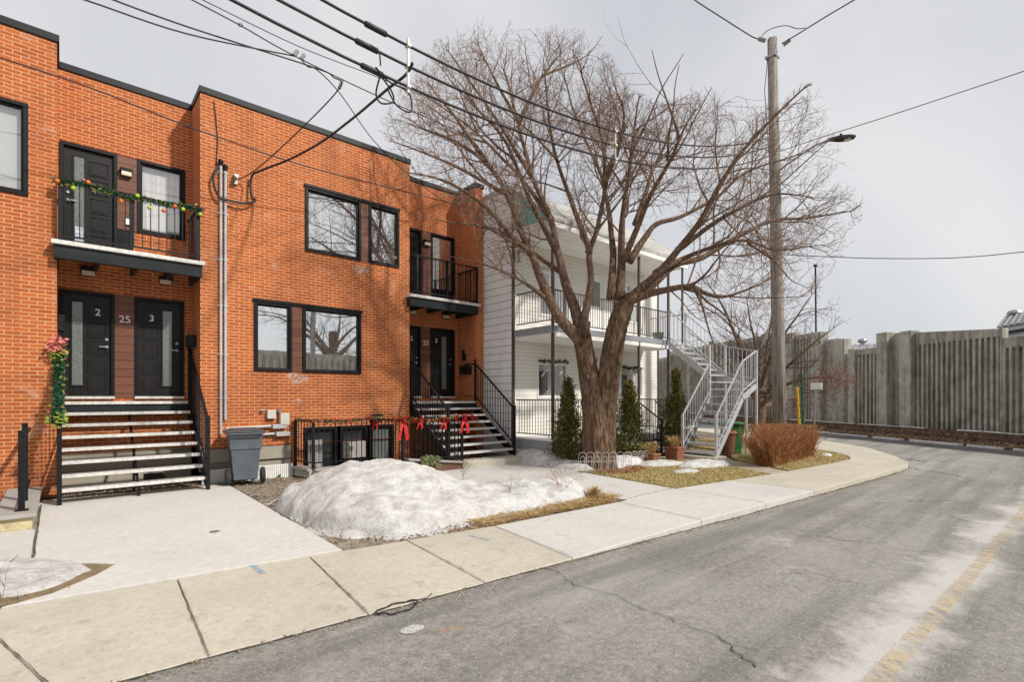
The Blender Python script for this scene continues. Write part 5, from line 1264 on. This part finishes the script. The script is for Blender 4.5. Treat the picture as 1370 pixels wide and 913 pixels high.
# ================================================================= WAREHOUSES BEHIND THE WALL
def warehouse(label,e0,e1,r0,vent):
    o=thing('warehouse',label,'building',tuple(e0),'low buildings behind the concrete wall')
    e1=Vector((e1.x,e1.y,e0.z));r1=r0+(e1-e0);dn=Vector((r0.x-e0.x,r0.y-e0.y,0));f0=e0+dn*2;f1=e1+dn*2
    m=MB();q=[e0,e1,f1,f0];m.add([(p.x,p.y,0) for p in q]+[(p.x,p.y,e0.z) for p in q],[(0,1,5,4),(1,2,6,5),(2,3,7,6),(3,0,4,7)])
    m.add([tuple(e0),tuple(f0),tuple(r0)],[(0,1,2)]);m.add([tuple(e1),tuple(f1),tuple(r1)],[(0,1,2)]);m.build('wall',M['whwall'],o)
    up=Vector((0,0,.05));g0=e0-dn*.04-Vector((0,0,.05));g1=e1-dn*.04-Vector((0,0,.05));m=MB();m.quad(g0+up,g1+up,r1+up,r0+up);m.quad(f0+up,f1+up,r1+up,r0+up)
    L_=(e1-e0).length;n=int(L_/.55)
    for k in range(n+1):
        v=(e1-e0)*(k/n);m.beam(g0+v+up*2,r0+v+up*2,.16,.10)
    ro=m.build('roof',M['corr'],o)
    m=MB();a=e0-dn*.05-Vector((0,0,.45));b=e1-dn*.05-Vector((0,0,.45));m.beam(a,b,.1,.22);m.build('gutter',M['black'],ro)
    m=MB();m.lathe([(.22,-1.0),(.22,-.1),(.40,-.1),(.5,.08),(.40,.26),(.12,.36)],tuple(vent),12);m.build('roof_vent',M['metal'],ro)
warehouse('white walled building with corrugated roof and vent at the right edge',AT(1336,439.5,36),AT(1460,432,29),AT(1347,424.5,42),AT(1357.5,420.5,41))
warehouse('distant low grey roof with vent seen between the wall pilasters',AT(1120,472,50),AT(1184,468,48),AT(1126,463,58),AT(1154,457.5,56))
# ================================================================= ROAD MARKINGS, CRACKS, PAINT
def ribbon(mb,pts,w_,z):
    pts=[Vector(p) for p in pts];n=len(pts);L=[];Rr=[]
    for i,p in enumerate(pts):
        d=(pts[min(i+1,n-1)]-pts[max(i-1,0)]);d.z=0;d.normalize();s=Vector((-d.y,d.x,0))*(w_ if not isinstance(w_,list) else w_[i])
        zz_=zroad(p.x,p.y) if z is None else z
        L.append((p.x+s.x,p.y+s.y,zz_+.009));Rr.append((p.x-s.x,p.y-s.y,zz_+.009))
    for i in range(n-1): mb.quad(Rr[i],Rr[i+1],L[i+1],L[i])
m=MB();pl=[(3.0+i*.5,.93-.03*(3.0+i*.5)+.0015*max(0,i-14)**2,0) for i in range(32)]
ribbon(m,pl,.055,None);struct(m.build('road_marking',M['yline'],None))
def crackline(a,b,wob,w0,n=40,seed=0):
    a=Vector(a);b=Vector(b);d=(b-a);s=Vector((-d.y,d.x,0)).normalized();pts=[];ws=[]
    for i in range(n):
        t=i/(n-1);pts.append(a+d*t+s*(wob*noise.noise((t*5,seed,0))+wob*.35*noise.noise((t*26,seed,2))+wob*.15*noise.noise((t*70,seed,3))));ws.append(w0*(.4+abs(noise.noise((t*16,seed,4)))*1.6))
    return pts,ws
for (a,b,wb,w0,sd) in ((G(720,766,-.07),G(962,862,-.1),.12,.005,1),(G(962,862,-.1),G(1010,905,-.1),.05,.007,2),(G(850,725,-.09),G(1150,640,-.1),.12,.007,3),(G(1210,626,-.1),G(1300,640,-.1),.2,.02,4),(G(1190,612,-.1),G(1240,618,-.1),.2,.04,6)):
    m=MB();p_,w_=crackline(a,b,wb,w0,46,sd);ribbon(m,p_,w_,None);struct(m.build('road_crack',M['crack'],None))
# dirt line in the gutter
m=MB()
for i in range(len(curb)-7):
    a=Vector((*curb[i],0));b=Vector((*curb[i+1],0))
    if a.x<-3: continue
    p_,w_=crackline(a+Vector((0,-.02,0)),b+Vector((0,-.02,0)),.015,.011,14,i);ribbon(m,p_,w_,None)
struct(m.build('gutter_dirt',M['crack'],None))
m=MB()
for i in range(2,len(curb)-9):
    a=Vector((*curb[i],0));b=Vector((*curb[i+1],0));L_=(b-a).length
    for _ in range(int(L_*110)):
        p=a.lerp(b,R_());dd_=abs(random.gauss(0,.07))+.01;y_=p.y-dd_;z_=zroad(p.x,y_)+.006
        if R_()<.6: chip(p.x,y_,.45,z_)
        else: m.leaf((p.x,y_,z_+.004),(U(-1,1),U(-1,1),U(0,.3)),U(.015,.04),.012)
for _ in range(700):
    x_=U(-.5,10);y_=U(.3,3.4);chip(x_,y_,.35,zroad(x_,y_)+.005)
stuff(m.build('road_grit',M['litter'],None),'brown grit and leaf crumbs along the kerb','grit')
for a,b,w0 in ((G(338,757),G(352,768),.028),(G(628,733-16),G(655,733-10),.02)):
    m=MB();m.beam((a.x,a.y,.003),(b.x,b.y,.003),w0*2,.002);struct(m.build('paint_mark',M['bluepaint'],None))
m=MB();p=G(552,848,-.05);poly=[(p.x+.09*math.cos(t)*(1+.25*noise.noise((math.cos(t),math.sin(t),0))),p.y+.055*math.sin(t)) for t in [i*2*math.pi/20 for i in range(20)]]
m.add([(q[0],q[1],zroad(*q)+.012) for q in poly],[tuple(range(20))]);struct(m.build('salt_blot',paint_worn('salt_stain',(.72,.71,.68),.42,30),None))
# ================================================================= GARLANDS
def garland(label,path,rad,nleaf,parts,cat='garland',leafmat='fir',name='garland',ls=(.03,.06)):
    path=smooth_path([Vector(p) for p in path],6);o=thing(name,label,cat,tuple(path[0]))
    m=MB();m.tube(path,.008,4)
    for _ in range(nleaf):
        i=random.randrange(len(path)-1);p=path[i].lerp(path[i+1],R_());m.leaf(p+rv(rad*.55),rv(),U(*ls),U(.008,.018))
    m.build('needles',M[leafmat],o)
    for nm,mat,n,sz in parts:
        m=MB()
        for _ in range(n):
            i=random.randrange(len(path)-1);p=path[i].lerp(path[i+1],R_())+rv(rad*.8);m.leaf(p,rv(),U(*sz),sz[1]*.5)
        m.build(nm,M[mat],o)
    return o
gp=[AY(x,y,11.03) for x,y in ((73,241),(90,245),(112,246),(130,252),(150,258),(170,265),(190,266),(212,272),(235,275),(255,277),(270,281))]
go=garland('green christmas garland with lime and orange balls along the number 25 balcony rail',gp,.07,2600,[('ribbon_leaves','pink',50,(.03,.06)),('gold_leaves','gold',70,(.03,.06)),('lime_leaves','lime',90,(.03,.06))])
for x,y,mt in ((76.7,242,'orange'),(98,251.6,'limeball'),(118,244,'orange'),(162,269,'orange'),(184,262,'limeball'),(200,278,'limeball'),(219,282,'orange'),(234,276,'orange'),(245,280,'limeball'),(268,287,'limeball')):
    m=MB();m.ball(tuple(AY(x,y,10.98)),.036,14,10);m.build('ornament',M[mt],go,smooth=True)
xx=-.01
gp=[(xx,10.3,1.30),(xx,10.55,1.50),(xx,10.85,1.75),(xx,11.15,1.98),(xx,11.45,2.2),(xx,11.7,2.42)]
gp=[(-.03,10.27,1.28),(-.03,10.32,1.42),(-.02,10.6,1.62),(-.02,10.95,1.88),(-.02,11.15,2.2),(-.02,11.25,2.5)]
go=garland('green garland with lime leaves and salmon bow on the left stair handrail',gp,.11,5200,[('red_berries','pink',60,(.03,.05)),('lime_leaves','lime',60,(.05,.09)),('gold_leaves','gold',60,(.04,.07))])
for c,n in (((-.03,10.28,1.30),90),((-.02,11.15,2.35),45)):
    m=MB()
    for _ in range(n): m.leaf(Vector(c)+rv(.09),rv(),U(.07,.13),.03)
    m.build('lime_flower',M['lime'],go)
def bow(parent_or_none,c,s,mat,label=None,tail=1.0,name='ribbon_bow'):
    m=MB();c=Vector(c)
    for sx in (-1,1):
        pts=[]
        for k in range(9):
            t=k/8*2*math.pi;pts.append(c+Vector((sx*s*(.5-.5*math.cos(t)),-.02-.02*math.sin(t),s*.38*math.sin(t)+sx*0)))
        for k in range(8):
            a,b=pts[k],pts[k+1];w_=Vector((0,s*.22,0));m.quad(a-w_,b-w_,b+w_,a+w_)
        q=[c,c+Vector((sx*s*.3,-.03,-s*.6*tail)),c+Vector((sx*s*.45,-.01,-s*1.3*tail))]
        for k in range(2):
            w_=Vector((s*.16,0,.02));m.quad(q[k]-w_,q[k+1]-w_,q[k+1]+w_,q[k]+w_)
    m.ball(tuple(c-Vector((0,.03,0))),s*.16,8,6)
    o=m.build(name,M[mat],parent_or_none)
    if label: tag(o,label,'bow','red ribbon bows on the areaway railing')
    return o
m=MB()
for _ in range(110): m.leaf(Vector((-.05,11.12,2.50))+rv(.10),rv(),U(.06,.12),.045)
m.build('salmon_bow',M['pink'],go)
rt=[(3.74,11.10,1.17),(3.86,10.41,1.16),(4.3,10.40,1.12),(4.7,10.40,1.13),(5.14,10.40,1.18),(5.30,9.9,1.15),(5.36,9.44,1.18),(5.8,9.42,1.14),(6.3,9.42,1.15),(6.88,9.42,1.18)]
garland('thin red, green and gold garland wound along the areaway railing',rt,.05,1300,[('red_leaves','red',420,(.025,.05)),('gold_leaves','gold',300,(.02,.045)),('lime_leaves','lime',150,(.02,.04))])
for c,s,tl,lab in (((5.34,9.42,1.15),.21,1.5,'long red bow on the front corner post of the areaway railing'),((5.72,9.40,1.14),.14,1.0,'small red bow left of the centre of the front railing'),((5.17,10.36,1.12),.14,1.1,'small red bow on the rail nearest the brick wall light'),((6.32,9.40,1.12),.15,1.0,'small red bow between the corner post and the largest bow'),((6.88,9.38,1.16),.24,1.1,'largest red bow at the right end of the areaway railing')):
    bow(None,c,s,'red',lab,tl)
m=MB()
for _ in range(420):
    t=R_();p=Vector((5.75+t*.45,9.40-U(0,.10),.30-.05*t+U(-.10,.09)));m.leaf(p,rv()+Vector((0,-.3,-.2)),U(.04,.08),.03)
for k in range(6): m.tube([(5.8+k*.07,9.4,.3),(5.8+k*.07,9.34,.2),(5.8+k*.07+U(-.03,.03),9.34,U(.02,.12))],.005,4)
tag(m.build('trailing_plant',leafmix('variegated_leaves',(.10,.15,.05),(.50,.48,.25),18),None),'trailing variegated plant hanging over the brown planter wall','plant')
m=MB();c=Vector((3.35,11.0,-.02))
for _ in range(14): m.leaf(c+rv(.05),rv(),.08,.05)
tag(m.build('green_scrap',M['green'],None),'crumpled green plastic scrap on soil below the meter boxes','litter')
for i,(x,y) in enumerate(((1.0,11.4),)):
    pass
# dark bucket and boards glimpsed under the stairs
m=MB();m.box(1.15,1.45,11.3,11.6,0,.22);tag(m.build('dark_crate',M['tyre'],None,bevel=.02),'dark low crate on the leaf litter under the number 25 stairs','crate')
m=MB();m.box(7.7,7.8,10.9,11.0,0,1.2);m.box(7.5,7.62,11.1,11.2,0,1.3);tag(m.build('timber_props',simple('weathered_timber',(.42,.36,.22),.8,0,.3,9,.2),None),'pale timber props standing under the number 23 stairs','timber')
# pots on the white house upper balcony etc. done; tree across the street for the window mirror
T2=thing('street_tree','bare tree across the street mirrored in the brick house windows','tree',(13.7,-11,0))
m=MB();m.tube([(13.7,-11,-.1),(13.75,-11,3.5),(13.7,-10.95,6.0)],[.38,.32,.28],14);m.build('trunk',M['bark'],T2,smooth=True)
Gd=[];Rd=[]
for dx,dy in ((-2.6,.3),(-1.2,-.8),(.2,.5),(1.6,-.4),(2.8,.3),(-3.0,-.2)):
    Gd.append([Vector((13.7,-11,3.6+abs(dy))),Vector((13.7+dx*.4,-11+dy,5.4)),Vector((13.7+dx*1.1,-11+dy,6.6)),Vector((13.7+dx*1.8,-11+dy,8.2-abs(dx)*.5))]);Rd.append((.20,.03))
limb_tree(T2,Gd,Rd,Vector((13.7,-11,6)),.4,[3.2,3.5,3.5],.004,M['limb'],M['twig2'],L1=(1.4,2.4),skip=.1)
m=MB();m.tube([(12.2,-10.5,-.1),(12.2,-10.5,9.5)],[.17,.13],12);tag(m.build('utility_pole',M['pole'],None,smooth=True),'wooden pole across the street mirrored in the lower brick house window','utility pole')
# ================================================================= LIGHT, SKY, CAMERA
sd=Vector((.375,-.85,.77)).normalized()
L=bpy.data.lights.new('sun','SUN');L.energy=3.8;L.angle=math.radians(2.2);L.color=(1.0,.95,.88)
lo=bpy.data.objects.new('sun',L);col.objects.link(lo);lo.rotation_euler=(-sd).to_track_quat('-Z','Y').to_euler();lo.location=(5,-5,20)
wd=bpy.data.worlds.new("World");sc.world=wd;wd.use_nodes=True;nt=wd.node_tree;nt.nodes.clear()
out=nt.nodes.new('ShaderNodeOutputWorld');bg=nt.nodes.new('ShaderNodeBackground');nt.links.new(bg.outputs[0],out.inputs[0])
sky=nt.nodes.new('ShaderNodeTexSky');sky.sky_type='NISHITA';sky.sun_disc=False;sky.sun_elevation=math.asin(sd.z);sky.sun_rotation=math.atan2(sd.x,sd.y)
tc=nt.nodes.new('ShaderNodeTexCoord');nz=nt.nodes.new('ShaderNodeTexNoise');nz.inputs['Scale'].default_value=2.1;nz.inputs['Detail'].default_value=6;nz.inputs['Distortion'].default_value=.4;nt.links.new(tc.outputs['Generated'],nz.inputs['Vector'])
rp_=nt.nodes.new('ShaderNodeValToRGB');rp_.color_ramp.elements[0].position=.3;rp_.color_ramp.elements[0].color=(6.3,6.45,6.9,1);rp_.color_ramp.elements[1].position=.7;rp_.color_ramp.elements[1].color=(8.5,8.5,8.5,1)
nt.links.new(nz.outputs['Fac'],rp_.inputs[0])
mx=nt.nodes.new('ShaderNodeMix');mx.data_type='RGBA';mx.inputs[0].default_value=.90;nt.links.new(sky.outputs[0],mx.inputs[6]);nt.links.new(rp_.outputs[0],mx.inputs[7])
nt.links.new(mx.outputs[2],bg.inputs[0]);bg.inputs[1].default_value=.10
cam=bpy.data.cameras.new('camera');co=bpy.data.objects.new('camera',cam);col.objects.link(co);sc.camera=co
cam.sensor_width=36;cam.lens=680/1370*36;cam.shift_y=(HY-456.5)/1370;cam.clip_end=1500;cam.clip_start=.05
co.location=(0,0,HC);co.rotation_euler=(math.pi/2,0,YA-math.pi/2)
vs=sc.view_settings;vs.view_transform='Standard';vs.look='None';vs.exposure=.0;vs.gamma=1
sc.render.resolution_x=1024;sc.render.resolution_y=683
